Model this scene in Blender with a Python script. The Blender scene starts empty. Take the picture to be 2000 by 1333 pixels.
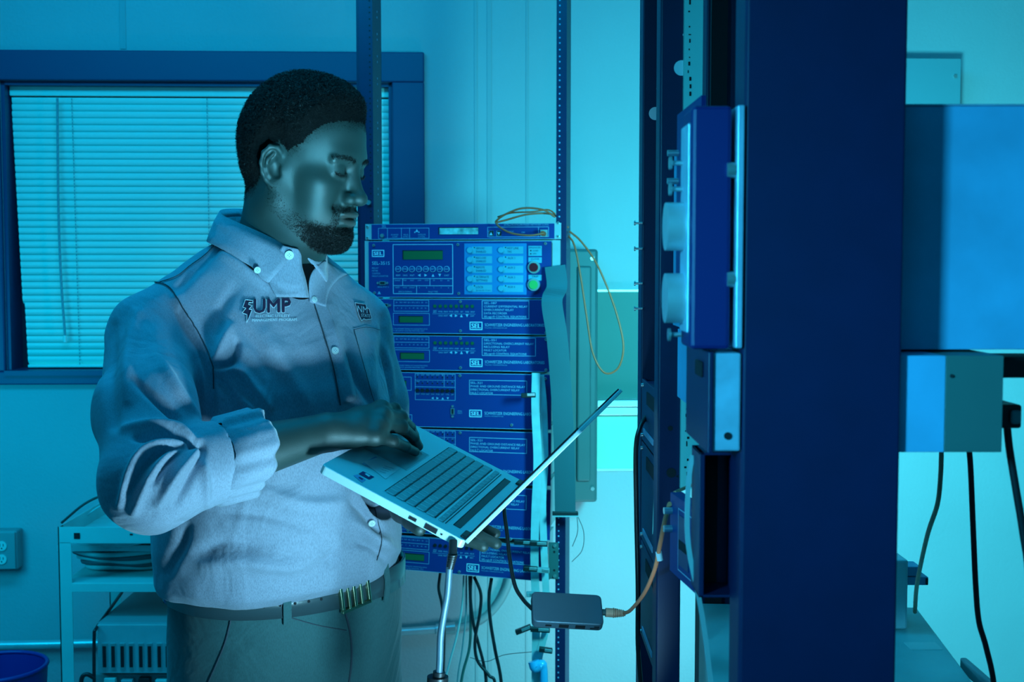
import bpy, math, random
import numpy as np
from mathutils import Matrix, Vector, noise
from mathutils.bvhtree import BVHTree

random.seed(7)
S = bpy.context.scene
COL = S.collection
R = math.radians

# ------------------------------------------------------------------ camera, world, lights, exposure
CZ = 1.53
PITCH = R(3.5)
F = 2400.0
cam = bpy.data.cameras.new('camera')
cam.sensor_width = 36.0
cam.lens = F * 36.0 / 2000.0
cam.clip_start = 0.02
cam.dof.use_dof = True
cam.dof.focus_distance = 1.75
cam.dof.aperture_fstop = 13.0
camo = bpy.data.objects.new('camera', cam)
COL.objects.link(camo)
camo.location = (0, 0, CZ)
camo.rotation_euler = (R(90) - PITCH, 0, 0)
S.camera = camo

S.view_settings.view_transform = 'Standard'
S.view_settings.look = 'None'
S.view_settings.gamma = 1.0
S.view_settings.use_curve_mapping = False
S.view_settings.exposure = 0.0

w = bpy.data.worlds.new('world')
S.world = w
w.use_nodes = True
w.node_tree.nodes['Background'].inputs[0].default_value = (0.0, 0.30, 0.55, 1)
w.node_tree.nodes['Background'].inputs[1].default_value = 0.20


def area(name, loc, target, sx, sy, power, color, spread=180):
    l = bpy.data.lights.new(name, 'AREA')
    l.shape = 'RECTANGLE'
    l.size = sx
    l.size_y = sy
    l.energy = power
    l.color = color
    l.spread = R(spread)
    o = bpy.data.objects.new(name, l)
    COL.objects.link(o)
    o.location = loc
    d = Vector(target) - Vector(loc)
    o.rotation_euler = d.to_track_quat('-Z', 'Y').to_euler()
    return o


# unseen gelled lamps: overhead cyan, a cyan one added behind the right rack, the pale key low on the right
area('overhead_light', (-0.75, 2.05, 2.95), (-0.7, 3.7, 1.0), 2.2, 0.7, 76, (0.0, 0.45, 0.86))
area('left_wall_light', (-1.75, 2.7, 1.15), (-1.45, 3.8, 0.85), 0.4, 0.4, 3.8, (0.0, 0.52, 0.86), 130)  # added out of frame to brighten the lower left wall
area('rear_light', (0.62, 2.0, 1.50), (1.25, 3.9, 0.9), 0.25, 0.25, 36, (0.07, 0.82, 1.0), 130)  # added, hidden behind the rack boxes, to brighten the right wall
area('lower_light', (0.38, 3.1, 0.36), (0.25, 3.85, 0.8), 0.3, 0.3, 4.2, (0.33, 0.80, 0.98))  # added below the frame to brighten the wall at lower right
area('key_light', (0.11, 1.14, 0.98), (-0.34, 1.62, 1.34), 0.09, 0.09, 2.5, (0.27, 0.74, 0.98), 100)
area('face_light', (0.02, 0.72, 1.08), (-0.27, 1.68, 1.70), 0.08, 0.08, 0.62, (0.14, 0.70, 1.0), 27)  # added narrow lamp that only lifts the face
area('side_light', (-0.65, 0.0, 1.65), (0.36, 0.95, 1.42), 0.12, 0.12, 2.4, (0.05, 0.62, 1.0), 60)
area('front_fill_light', (-0.5, -0.9, 2.5), (-0.2, 2.4, 1.2), 1.0, 1.0, 4.2, (0.0, 0.45, 0.9))


# ------------------------------------------------------------------ pixel -> world
def ray(px, py):
    x = (px - 1000.0) / F
    z = (666.5 - py) / F
    c, s = math.cos(PITCH), math.sin(PITCH)
    return Vector((x, c + z * s, -s + z * c))


CAM = Vector((0, 0, CZ))


def W(px, py, y):
    """world point seen at pixel (px, py) at world depth y"""
    d = ray(px, py)
    return CAM + d * (y / d.y)


def WZ(px, py, z):
    d = ray(px, py)
    return CAM + d * ((z - CZ) / d.z)


def plane_hit(px, py, o, n):
    d = ray(px, py)
    return CAM + d * ((o - CAM).dot(n) / d.dot(n))


# ------------------------------------------------------------------ materials
def mat(name, col, rough=0.5, metal=0.0, spec=0.5, bump=None, var=None, emit=None, coat=0.0, sheen=0.0, alpha=None, trans=0.0):
    m = bpy.data.materials.new(name)
    m.use_nodes = True
    nt = m.node_tree
    b = nt.nodes['Principled BSDF']
    b.inputs['Base Color'].default_value = (*col, 1)
    b.inputs['Roughness'].default_value = rough
    b.inputs['Metallic'].default_value = metal
    b.inputs['Specular IOR Level'].default_value = spec
    b.inputs['Coat Weight'].default_value = coat
    if sheen:
        b.inputs['Sheen Weight'].default_value = sheen
    if trans:
        b.inputs['Transmission Weight'].default_value = trans
    tc = nt.nodes.new('ShaderNodeTexCoord')
    if var:
        n = nt.nodes.new('ShaderNodeTexNoise')
        n.inputs['Scale'].default_value = var[0]
        n.inputs['Detail'].default_value = 5
        nt.links.new(tc.outputs['Object'], n.inputs['Vector'])
        r = nt.nodes.new('ShaderNodeMapRange')
        r.inputs['To Min'].default_value = 1 - var[1]
        r.inputs['To Max'].default_value = 1 + var[1]
        r.inputs['From Min'].default_value = 0.3
        r.inputs['From Max'].default_value = 0.7
        nt.links.new(n.outputs['Fac'], r.inputs['Value'])
        mx = nt.nodes.new('ShaderNodeVectorMath')
        mx.operation = 'SCALE'
        mx.inputs[0].default_value = col
        nt.links.new(r.outputs[0], mx.inputs['Scale'])
        nt.links.new(mx.outputs[0], b.inputs['Base Color'])
    if bump:
        n = nt.nodes.new('ShaderNodeTexNoise')
        n.inputs['Scale'].default_value = bump[0]
        n.inputs['Detail'].default_value = 4
        nt.links.new(tc.outputs['Object'], n.inputs['Vector'])
        bp = nt.nodes.new('ShaderNodeBump')
        bp.inputs['Strength'].default_value = bump[1]
        bp.inputs['Distance'].default_value = bump[2] if len(bump) > 2 else 0.002
        nt.links.new(n.outputs['Fac'], bp.inputs['Height'])
        nt.links.new(bp.outputs[0], b.inputs['Normal'])
    if emit:
        b.inputs['Emission Color'].default_value = (*emit[0], 1)
        b.inputs['Emission Strength'].default_value = emit[1]
    return m


M = {}
M['wall'] = mat('wall_paint', (.38, .43, .45), .6, bump=(120, .35, .003), var=(2.5, .04))
M['wall_band'] = mat('wall_band_paint', (.34, .39, .41), .6)
M['floor'] = mat('floor_vinyl', (.35, .38, .38), .35, var=(6, .15))
M['ceil'] = mat('ceiling_tile', (.75, .75, .75), .8, bump=(60, .4))
M['frame'] = mat('window_paint', (.004, .045, .13), .45, bump=(40, .05))
M['glass'] = mat('window_glass', (.02, .05, .08), .05)
M['slat'] = mat('blind_slat', (.80, .90, .80), .4)
M['cord'] = mat('blind_cord', (.25, .35, .38), .7)
M['blue'] = mat('rack_blue_paint', (.003, .013, .062), .42, var=(30, .06), bump=(300, .05, .0005))
M['bluepanel'] = mat('panel_blue_paint', (.002, .033, .185), .5, spec=.3, bump=(500, .04, .0003))
M['brightblue'] = mat('cover_blue_paint', (.002, .014, .13), .5, bump=(300, .05, .0004))
M['print'] = mat('white_print', (.32, .52, .66), .6)
M['key_highlight'] = mat('key_highlight', (.75, .85, .85), .4)
M['logo'] = mat('logo_print', (.60, .76, .84), .6)
M['printdim'] = mat('grey_print', (.20, .38, .55), .6)
M['lcd'] = mat('green_lcd', (.02, .12, .045), .15, coat=.4)
M['lcdhi'] = mat('silver_lcd', (.35, .5, .5), .12, coat=.5, var=(60, .5))
M['screw'] = mat('zinc', (.6, .66, .66), .3, metal=.8)
M['alu'] = mat('aluminium', (.62, .68, .7), .38, metal=.55, var=(20, .06))
M['black'] = mat('black_plastic', (.012, .014, .016), .4)
M['darkhole'] = mat('dark_recess', (.004, .006, .01), .8)
M['rubber'] = mat('black_cable', (.012, .018, .022), .35)
M['cyanlabel'] = mat('light_blue_overlay', (.05, .42, .72), .35, coat=.3)
M['keylabel'] = mat('key_label', (.08, .36, .48), .5)
M['keyoverlay'] = mat('key_overlay', (.015, .20, .46), .4)
M['label'] = mat('label_white', (.78, .86, .88), .5)
M['red'] = mat('red_button', (.22, .008, .015), .25, coat=.5)
M['green'] = mat('green_button', (.08, .42, .10), .3, coat=.3)
M['brown'] = mat('brown_cable', (.62, .09, .03), .45)
M['orange'] = mat('orange_cable', (1.0, .26, .12), .45)
M['beige'] = mat('beige_cable', (1.0, .46, .30), .5)
M['grayribbon'] = mat('grey_ribbon', (.045, .10, .115), .5, var=(8, .06))
M['whiteribbon'] = mat('white_ribbon', (.40, .50, .52), .5, var=(40, .1))
M['greycable'] = mat('grey_cable', (.40, .52, .52), .45)
M['cart'] = mat('cart_paint', (.38, .60, .58), .45, var=(12, .04))
M['grey'] = mat('grey_plastic', (.25, .30, .31), .5)
M['outlet'] = mat('outlet_plastic', (.6, .7, .66), .35)
M['teal'] = mat('teal_enclosure', (.045, .11, .11), .5, var=(10, .05))
M['wallbox'] = mat('wall_box_paint', (.14, .30, .34), .5)
M['chassis_teal'] = mat('chassis_teal', (.22, .50, .50), .45, var=(14, .08))
M['board'] = mat('green_board', (.022, .135, .115), .5, var=(5, .05))
M['boardlow'] = mat('pale_green_wall_panel', (.26, .62, .46), .5, var=(5, .05))
M['laptop'] = mat('laptop_alu', (.55, .78, .80), .40, metal=.1, var=(400, .02))
M['key'] = mat('laptop_key', (.36, .42, .43), .5)
M['keygap'] = mat('laptop_gap', (.02, .03, .035), .6)
M['hinge'] = mat('laptop_vent', (.045, .06, .065), .5)
M['screen'] = mat('laptop_screen', (.01, .012, .015), .1)
M['hub'] = mat('hub_alu', (.10, .17, .22), .42, metal=.4)
M['galv'] = mat('galvanised', (.42, .62, .78), .45, metal=.35, var=(35, .16), bump=(60, .1, .001))
M['tealgrey'] = mat('grey_brown_plate', (.16, .13, .12), .55, var=(8, .08))
M['shadedplate'] = mat('shaded_plate', (.07, .17, .16), .55, var=(8, .08))
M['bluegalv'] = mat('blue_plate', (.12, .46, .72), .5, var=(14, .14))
M['strip'] = mat('gauge_strip', (.35, .80, .72), .5)
M['bin'] = mat('blue_bin', (.01, .03, .25), .4)
M['plasticbag'] = mat('clear_bag', (.6, .75, .78), .2, trans=.35, bump=(25, .8, .01))
M['skin'] = mat('skin', (.026, .046, .041), .48, spec=.75, bump=(1300, .45, .0007), var=(25, .14))
M['black_cloth'] = mat('black_cloth', (.003, .004, .005), .95, spec=.1)
M['hair_mass'] = mat('hair_mass', (.004, .004, .004), .95, spec=.12)
M['hair'] = mat('hair', (.005, .005, .005), .55, spec=.4)
M['eyewhite'] = mat('eye', (.55, .5, .48), .1)
M['lips'] = mat('lips', (.085, .075, .065), .38, bump=(300, .2, .0006))


def cloth(name, col, scale, strength, dark=.35):
    m = bpy.data.materials.new(name)
    m.use_nodes = True
    nt = m.node_tree
    b = nt.nodes['Principled BSDF']
    b.inputs['Roughness'].default_value = .75
    b.inputs['Sheen Weight'].default_value = .25
    b.inputs['Specular IOR Level'].default_value = .25
    tc = nt.nodes.new('ShaderNodeTexCoord')
    mp = nt.nodes.new('ShaderNodeMapping')
    mp.inputs['Scale'].default_value = (1, 1, .25)
    n = nt.nodes.new('ShaderNodeTexNoise')
    n.inputs['Scale'].default_value = scale
    n.inputs['Detail'].default_value = 3
    nt.links.new(tc.outputs['Object'], mp.inputs[0])
    nt.links.new(mp.outputs[0], n.inputs['Vector'])
    r = nt.nodes.new('ShaderNodeValToRGB')
    r.color_ramp.elements[0].position = .35
    r.color_ramp.elements[0].color = (*[c * (1 - dark) for c in col], 1)
    r.color_ramp.elements[1].position = .6
    r.color_ramp.elements[1].color = (*col, 1)
    nt.links.new(n.outputs['Fac'], r.inputs[0])
    nt.links.new(r.outputs[0], b.inputs['Base Color'])
    n2 = nt.nodes.new('ShaderNodeTexNoise')
    n2.inputs['Scale'].default_value = 9
    n2.inputs['Detail'].default_value = 3
    n2.inputs['Distortion'].default_value = 1.2
    nt.links.new(tc.outputs['Object'], n2.inputs['Vector'])
    b1 = nt.nodes.new('ShaderNodeBump')
    b1.inputs['Strength'].default_value = .55
    b1.inputs['Distance'].default_value = .016
    nt.links.new(n2.outputs['Fac'], b1.inputs['Height'])
    b2 = nt.nodes.new('ShaderNodeBump')
    b2.inputs['Strength'].default_value = strength
    b2.inputs['Distance'].default_value = .0006
    nt.links.new(n.outputs['Fac'], b2.inputs['Height'])
    nt.links.new(b1.outputs[0], b2.inputs['Normal'])
    nt.links.new(b2.outputs[0], b.inputs['Normal'])
    return m


M['shirt'] = cloth('shirt_cotton', (.37, .40, .50), 1000, .35, .26)
M['trouser'] = cloth('trouser_cloth', (.05, .14, .145), 1100, .25, .2)
M['belt'] = mat('belt_leather', (.05, .08, .09), .32, bump=(300, .15, .0005), coat=.3)
M['buckle'] = mat('buckle_metal', (.65, .7, .45), .2, metal=1)
M['thread_white'] = mat('thread_white', (.75, .8, .85), .7)
M['thread_dark'] = mat('thread_dark', (.045, .02, .06), .7)
M['seam'] = mat('seam_thread', (.05, .07, .09), .8)
M['button'] = mat('shirt_button', (.8, .85, .82), .25, coat=.5)


# ------------------------------------------------------------------ object helpers
RM = {}


def tag(o, label=None, cat=None, group=None, kind=None):
    if label:
        o['label'] = label
    if cat:
        o['category'] = cat
    if group:
        o['group'] = group
    if kind:
        o['kind'] = kind
    return o


def thing(name, label, cat, loc=(0, 0, 0), rz=0.0, group=None, mtx=None):
    o = bpy.data.objects.new(name, None)
    COL.objects.link(o)
    o.empty_display_size = .03
    m = mtx if mtx is not None else Matrix.Translation(Vector(loc)) @ Matrix.Rotation(rz, 4, 'Z')
    o.matrix_world = m
    RM[o.name] = m
    return tag(o, label, cat, group)


def root_m(parent):
    while parent is not None and parent.name not in RM:
        parent = parent.parent
    return RM[parent.name] if parent is not None else Matrix.Identity(4)


def catmull(pts, n=8):
    pts = [Vector(p) for p in pts]
    if len(pts) < 3:
        return pts
    P = [pts[0] * 2 - pts[1]] + pts + [pts[-1] * 2 - pts[-2]]
    out = []
    for i in range(1, len(P) - 2):
        a, b, c, d = P[i - 1:i + 3]
        for k in range(n):
            t = k / n
            out.append(.5 * ((2 * b) + (c - a) * t + (2 * a - 5 * b + 4 * c - d) * t * t + (3 * b - a - 3 * c + d) * t ** 3))
    out.append(pts[-1])
    return out


TEXTC = {}


def text_mesh(s):
    if s not in TEXTC:
        cu = bpy.data.curves.new('t', 'FONT')
        cu.body = s
        cu.size = 1
        cu.resolution_u = 2
        ob = bpy.data.objects.new('t', cu)
        COL.objects.link(ob)
        dg = bpy.context.evaluated_depsgraph_get()
        dg.update()
        me = ob.evaluated_get(dg).to_mesh()
        v = [tuple(x.co) for x in me.vertices]
        f = [tuple(p.vertices) for p in me.polygons]
        ob.evaluated_get(dg).to_mesh_clear()
        bpy.data.objects.remove(ob)
        bpy.data.curves.remove(cu)
        xs = [a[0] for a in v] or [0, 1]
        ys = [a[1] for a in v] or [0, 1]
        TEXTC[s] = (v, f, min(xs), max(xs), max(ys))
    return TEXTC[s]


class MB:
    def __init__(self, mtx=None):
        self.v, self.f, self.m, self.s = [], [], [], []
        self.mats = []
        self.M = mtx or Matrix.Identity(4)

    def mi(self, m):
        m = M[m] if isinstance(m, str) else m
        if m not in self.mats:
            self.mats.append(m)
        return self.mats.index(m)

    def add(self, vs, fs, m, smooth=False):
        b = len(self.v)
        self.v += [self.M @ Vector(p) for p in vs]
        k = self.mi(m)
        for f in fs:
            self.f.append(tuple(i + b for i in f))
            self.m.append(k)
            self.s.append(smooth)
        return self

    def box(self, x0, x1, y0, y1, z0, z1, m, mtx=None):
        vs = [Vector((x, y, z)) for x in (x0, x1) for y in (y0, y1) for z in (z0, z1)]
        if mtx is not None:
            vs = [mtx @ p for p in vs]
        fs = [(0, 1, 3, 2), (4, 6, 7, 5), (0, 4, 5, 1), (2, 3, 7, 6), (0, 2, 6, 4), (1, 5, 7, 3)]
        return self.add(vs, fs, m)

    def hexa(self, a, b, c, d, off, m):
        """a slab: quad a,b,c,d extruded by vector off"""
        off = Vector(off)
        vs = [Vector(p) for p in (a, b, c, d)]
        vs += [p + off for p in vs]
        return self.add(vs, [(0, 1, 2, 3), (7, 6, 5, 4), (0, 4, 5, 1), (1, 5, 6, 2), (2, 6, 7, 3), (3, 7, 4, 0)], m)

    def prism(self, pts, y0, y1, m):
        """polygon in x,z extruded in y"""
        n = len(pts)
        vs = [(p[0], y0, p[1]) for p in pts] + [(p[0], y1, p[1]) for p in pts]
        fs = [tuple(range(n)), tuple(range(2 * n - 1, n - 1, -1))]
        fs += [(i, i + n, (i + 1) % n + n, (i + 1) % n) for i in range(n)]
        return self.add(vs, fs, m)

    def cyl(self, p0, p1, r, m, n=16, r2=None, caps=True):
        p0, p1 = Vector(p0), Vector(p1)
        r2 = r if r2 is None else r2
        d = (p1 - p0).normalized()
        a = d.orthogonal().normalized()
        b = d.cross(a)
        vs = []
        for i in range(n):
            t = 2 * math.pi * i / n
            e = a * math.cos(t) + b * math.sin(t)
            vs += [p0 + e * r, p1 + e * r2]
        fs = [(2 * i, 2 * ((i + 1) % n), 2 * ((i + 1) % n) + 1, 2 * i + 1) for i in range(n)]
        self.add(vs, fs, m, True)
        if caps:
            self.add(vs, [tuple(2 * i for i in range(n))[::-1], tuple(2 * i + 1 for i in range(n))], m)
        return self

    def tube(self, pts, r, m, n=10, k=8, flat=None, smooth=True):
        """round (or flat ribbon: flat=(half width, half thickness, width axis)) sweep"""
        P = catmull(pts, k) if smooth else [Vector(p) for p in pts]
        up = None
        vs = []
        for i, p in enumerate(P):
            d = (P[min(i + 1, len(P) - 1)] - P[max(i - 1, 0)]).normalized()
            if flat:
                a = Vector(flat[2])
                a = (a - d * a.dot(d)).normalized()
                b = d.cross(a)
                q = [a * flat[0] + b * flat[1], a * -flat[0] + b * flat[1], a * -flat[0] - b * flat[1], a * flat[0] - b * flat[1]]
                vs += [p + e for e in q]
            else:
                if up is None:
                    up = d.orthogonal().normalized()
                up = (up - d * up.dot(d)).normalized()
                b = d.cross(up)
                rr = r[min(i * len(r) // len(P), len(r) - 1)] if isinstance(r, (list, tuple)) else r
                for j in range(n):
                    t = 2 * math.pi * j / n
                    vs.append(p + (up * math.cos(t) + b * math.sin(t)) * rr)
        if flat:
            n = 4
        fs = []
        for i in range(len(P) - 1):
            for j in range(n):
                a = i * n + j
                b = i * n + (j + 1) % n
                fs.append((a, b, b + n, a + n))
        self.add(vs, fs, m, not flat)
        L = (len(P) - 1) * n
        self.add(vs, [tuple(range(n))[::-1], tuple(L + j for j in range(n))], m)
        return self

    def text(self, s, x0, x1, zb, zt, m, y=-.0006):
        """text in the local x,z plane facing -y, fitted to a width and a cap height"""
        v, f, a, b, top = text_mesh(s)
        sx = (x1 - x0) / max(b - a, 1e-6)
        cap = text_mesh('H')[4]
        sz = (zt - zb) / cap
        return self.add([(x0 + (p[0] - a) * sx, y, zb + p[1] * sz) for p in v], f, m)

    def rect_line(self, x0, x1, z0, z1, t, m, y=-.0006):
        for q in ((x0, x1, z0, z0 + t), (x0, x1, z1 - t, z1), (x0, x0 + t, z0, z1), (x1 - t, x1, z0, z1)):
            self.quad(*q, m, y)
        return self

    def quad(self, x0, x1, z0, z1, m, y=-.0006):
        return self.add([(x0, y, z0), (x1, y, z0), (x1, y, z1), (x0, y, z1)], [(0, 1, 2, 3)], m)

    def build(self, name, parent=None, label=None, bevel=0, kind=None, seg=2):
        inv = root_m(parent).inverted() if parent is not None else Matrix.Identity(4)
        me = bpy.data.meshes.new(name)
        me.from_pydata([inv @ p for p in self.v], [], self.f)
        me.polygons.foreach_set('material_index', self.m)
        me.polygons.foreach_set('use_smooth', self.s)
        for m in self.mats:
            me.materials.append(m)
        me.update()
        o = bpy.data.objects.new(name, me)
        COL.objects.link(o)
        o.parent = parent
        if bevel:
            b = o.modifiers.new('b', 'BEVEL')
            b.width = bevel
            b.segments = seg
            b.limit_method = 'ANGLE'
        return tag(o, label, kind=kind)


def solo(mb, name, label, cat, group=None, bevel=0, kind=None):
    """a thing that is one mesh, with its origin moved to its first point's base"""
    c = Vector((sum(p.x for p in mb.v) / len(mb.v), sum(p.y for p in mb.v) / len(mb.v), min(p.z for p in mb.v)))
    mb.v = [p - c for p in mb.v]
    o = mb.build(name, None, None, bevel)
    o.location = c
    return tag(o, label, cat, group, kind)


def struct(mb, name, bevel=0, parent=None):
    return mb.build(name, parent, None, bevel, kind='structure' if parent is None else None)


def fast_mesh(name, verts, faces, mats, smooth=True):
    """verts (n,3), faces (m,k) numpy"""
    me = bpy.data.meshes.new(name)
    k = faces.shape[1]
    me.vertices.add(len(verts))
    me.vertices.foreach_set('co', np.asarray(verts, dtype=np.float32).ravel())
    me.loops.add(faces.size)
    me.loops.foreach_set('vertex_index', faces.astype(np.int32).ravel())
    me.polygons.add(len(faces))
    me.polygons.foreach_set('loop_start', np.arange(0, faces.size, k, dtype=np.int32))
    me.polygons.foreach_set('use_smooth', np.full(len(faces), smooth))
    for m in mats:
        me.materials.append(M[m] if isinstance(m, str) else m)
    me.update(calc_edges=True)
    me.validate()
    return me


# ------------------------------------------------------------------ the room
WALL_Y0, WALL_K = 3.80, 0.035
WN = Vector((WALL_K, -1, 0)).normalized()
WO = Vector((0, WALL_Y0, 0))
WM = Matrix.Translation(WO) @ Matrix.Rotation(math.atan(WALL_K), 4, 'Z')   # local x along the wall, y into the wall
WI = WM.inverted()


def wl(px, py, off=0.0):
    """local x,z on the back wall (off = metres in front of it) for a pixel"""
    p = WI @ plane_hit(px, py, WO + WN * off, WN)
    return p.x, p.z


def wx(px, py=500, off=0.0):
    return wl(px, py, off)[0]


def wz(py, px=400, off=0.0):
    return wl(px, py, off)[1]


CEIL = 3.0
wx0, wx1 = wx(8, 450), wx(768, 450)
wz0, wz1 = wz(724), wz(160)
b = MB(WM)
b.box(-2.6, wx0, 0, .15, 0, CEIL, 'wall')
b.box(wx1, 2.4, 0, .15, 0, CEIL, 'wall')
b.box(wx0, wx1, 0, .15, 0, wz0, 'wall')
b.box(wx0, wx1, 0, .15, wz1, CEIL, 'wall')
struct(b, 'wall_back')
b = MB(); b.box(-2.7, -2.6, -1.8, 4.1, 0, CEIL, 'wall'); struct(b, 'wall_left')
b = MB(); b.box(2.4, 2.5, -1.8, 4.1, 0, CEIL, 'wall'); struct(b, 'wall_right')
b = MB(); b.box(-2.7, 2.5, -1.8, 4.1, -.1, 0, 'floor'); struct(b, 'floor')
b = MB(); b.box(-2.7, 2.5, -1.8, 4.1, CEIL, CEIL + .1, 'ceil'); struct(b, 'ceiling')
# joint strips of the wall boards
for i, (pa, pb) in enumerate([(234, 246), (926, 932), (951, 960), (1027, 1032)]):
    b = MB(WM); b.box(wx(pa, 50), wx(pb, 50), -.003, 0, wz(98) + .001 if i == 0 else .1, CEIL, 'wall_band'); struct(b, 'trim_%d' % (i + 1), bevel=.001)
b = MB(WM); b.box(-2.6, 2.4, -.012, 0, 0, .1, 'frame'); struct(b, 'baseboard_back', bevel=.003)
# window
WB = .10      # depth of the reveal
b = MB(WM)
cx1 = wx(829, 300, .02)
ct, cb = wz(99, 400, .02), wz(752, 100, .02)
cl_ = wx0 - (cx1 - wx1)
b.box(cl_, cx1, -.02, 0, wz1, ct, 'frame')
b.box(cl_, cx1, -.02, 0, cb, wz0, 'frame')
b.box(wx1, cx1, -.02, 0, wz0, wz1, 'frame')
b.box(cl_, wx0, -.02, 0, wz0, wz1, 'frame')
win = struct(b, 'window_1', bevel=.004)
b = MB(WM)
b.box(wx0, wx0 + .012, 0, WB, wz0, wz1, 'frame')
b.box(wx1 - .012, wx1, 0, WB, wz0, wz1, 'frame')
b.box(wx0, wx1, 0, WB, wz1 - .012, wz1, 'frame')
b.box(wx0, wx1, -.03, WB, wz0 - .012, wz0 + .003, 'frame')
b.build('window_jamb', win)
b = MB(WM); b.box(wx0, wx1, WB, WB + .01, wz0, wz1, 'glass'); b.build('window_pane', win)

# venetian blind
bo = -.045
t = thing('venetian_blind', 'pale closed venetian blind hanging in the dark window frame behind the man', 'blind',
          WM @ Vector(((wx0 + wx1) / 2, -bo, wz0)), math.atan(WALL_K))
bx0, bx1 = wx(24, 180, bo), wx(770, 180, bo)
bt, bb = wz(171, 400, bo), wz(718, 100, bo)
b = MB(WM); b.box(bx0 - .004, bx1 + .001, .03, .06, wz(190, 400, bo), bt, 'slat'); b.build('headrail', t, bevel=.003)
b = MB(WM)
nsl = 39
top = wz(194, 400, bo)
pitch = (top - bb - .012) / nsl
for i in range(nsl):
    z = top - (i + .5) * pitch
    sh = .026 * (max(0, i - 2) / nsl)        # the blind hangs a little askew
    if i > 29:
        sh += .006
    vs, fs = [], []
    for e in range(5):
        u = e / 4 - .5
        yy = .045 - math.cos(u * 2.6) * .006 + u * .010
        zz = z - u * (pitch + .004)
        vs += [(bx0 + sh, yy, zz), (bx1 + sh * .3, yy, zz)]
    for e in range(4):
        fs.append((2 * e, 2 * e + 1, 2 * e + 3, 2 * e + 2))
    b.add(vs, fs, 'slat', True)
b.build('slats', t)
b = MB(WM); b.box(bx0 + .03, bx1 + .008, .034, .056, bb, bb + .010, 'slat'); b.build('bottom_rail', t, bevel=.003)
for (a0, b0, a1, b1) in ((140, 192, 156, 715), (404, 192, 412, 715)):
    b = MB()
    n = 79
    for i in range(n):
        u0, u1 = i / n, (i + .55) / n
        p = [Vector(plane_hit(a0 + (a1 - a0) * u, b0 + (b1 - b0) * u, WO + WN * (bo + .012), WN)) for u in (u0, u1)]
        b.cyl(p[0], p[1], .0014, 'cord', 6)
    b.build('ladder_cord', t)
b = MB()
p = [plane_hit(a, c, WO + WN * (bo + .03), WN) for a, c in ((112, 192), (114, 400), (119, 540), (127, 656))]
b.tube(p, .0038, 'cord', 8)
b.cyl(p[-1], p[-1] - Vector((0, 0, .02)), .006, 'slat', 8)
b.build('tilt_wand', t, bevel=0)

# outlet box on the wall
t = thing('outlet_box', 'grey surface-mounted double power outlet on the wall left of the cart', 'outlet', WM @ Vector((wx(0, 1075), -.03, wz(1116, 0))), math.atan(WALL_K))
x0, z0 = wl(-32, 1112, .05)
x1, z1 = wl(30, 1040, .05)
b = MB(WM); b.box(x0, x1 + .004, -.05, 0, z0 - .004, z1 + .004, 'grey'); b.build('back_box', t, bevel=.006)
b = MB(WM); b.box(x0 + .004, x1, -.056, -.05, z0, z1, 'grey'); b.build('cover_plate', t, bevel=.002)
for py in (1067, 1093):
    cx, cz = wl(4, py, .056)
    b = MB(WM)
    b.cyl((cx, -.056, cz), (cx, -.060, cz), .015, 'outlet', 20)
    b.box(cx - .006, cx - .004, -.0605, -.060, cz - .001, cz + .008, 'darkhole')
    b.box(cx + .004, cx + .006, -.0605, -.060, cz - .001, cz + .007, 'darkhole')
    b.cyl((cx, -.060, cz - .007), (cx, -.0605, cz - .007), .0022, 'darkhole', 10)
    b.build('socket', t)

# conduit along the wall
b = MB()
co = .03
P = lambda px, py, off=co: plane_hit(px, py, WO + WN * off, WN)
b.tube([P(-60, 1262), P(180, 1257), P(500, 1246), P(760, 1236), P(885, 1228)], .0135, 'alu', 14)
b.cyl(P(852, 1231), P(862, 1230), .018, 'alu', 14)
b.tube([P(880, 1228), P(915, 1222), P(955, 1200), P(985, 1160), P(1000, 1110), P(1002, 1040)], .0125, 'grey', 12)
b.cyl(P(866, 1230), P(890, 1227), .019, 'screw', 12)
solo(b, 'wall_conduit', 'metal conduit running low along the back wall with a flexible elbow', 'pipe')

# green board with tray, enclosure, box
x0, z0 = wl(1135, 782, .012)
x1, z1 = wl(1300, 570, .012)
b = MB(WM)
b.box(x0, x1, -.012, 0, z0, z1, 'board')
b.box(x0, x1, -.016, 0, z1, z1 + .006, 'alu')
solo(b, 'wall_board', 'green wall board with a pale top edge between the two racks', 'board')
b = MB(WM)
zt, zb = wz(782, 1200, .05), wz(812, 1200, .05)
b.box(wx(1166, 800, .05), wx(1300, 800, .05), -.06, 0, (zt + zb) / 2 + .004, zt, 'alu')
b.box(wx(1166, 800, .05), wx(1300, 800, .05), -.045, 0, zb, (zt + zb) / 2, 'alu')
solo(b, 'wall_rail', 'pale metal double rail on the wall under the green board', 'rail', bevel=.002)
b = MB(WM)
b.box(x0, wx(1300, 900), -.006, 0, wz(917, 1200), wz(812, 1200), 'boardlow')
b.box(x0, wx(1300, 900), -.008, 0, wz(920, 1200), wz(915, 1200), 'alu')
solo(b, 'wall_panel', 'pale green wall panel just below the metal rail', 'panel')

t = thing('wall_enclosure', 'tall thin teal electrical enclosure on the wall behind the blue equipment rack', 'electrical box', W(1145, 980, 3.6))
q0, q1 = W(1100, 982, 3.60), W(1168, 487, 3.60)
b = MB(); b.box(q0.x, q1.x, 3.60, 3.78, q0.z, q1.z, 'teal'); b.build('enclosure_body', t, bevel=.008)
r0, r1 = W(1126, 940, 3.60), W(1160, 520, 3.60)
b = MB(); b.box(r0.x, r1.x - .008, 3.588, 3.60, r0.z, r1.z, 'teal'); b.build('enclosure_door', t, bevel=.012, seg=3)
for py in (505, 955):
    c = W(1157, py, 3.6)
    b = MB(); b.cyl(c, c - Vector((0, .006, 0)), .006, 'screw', 10); b.build('screw', t)

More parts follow.
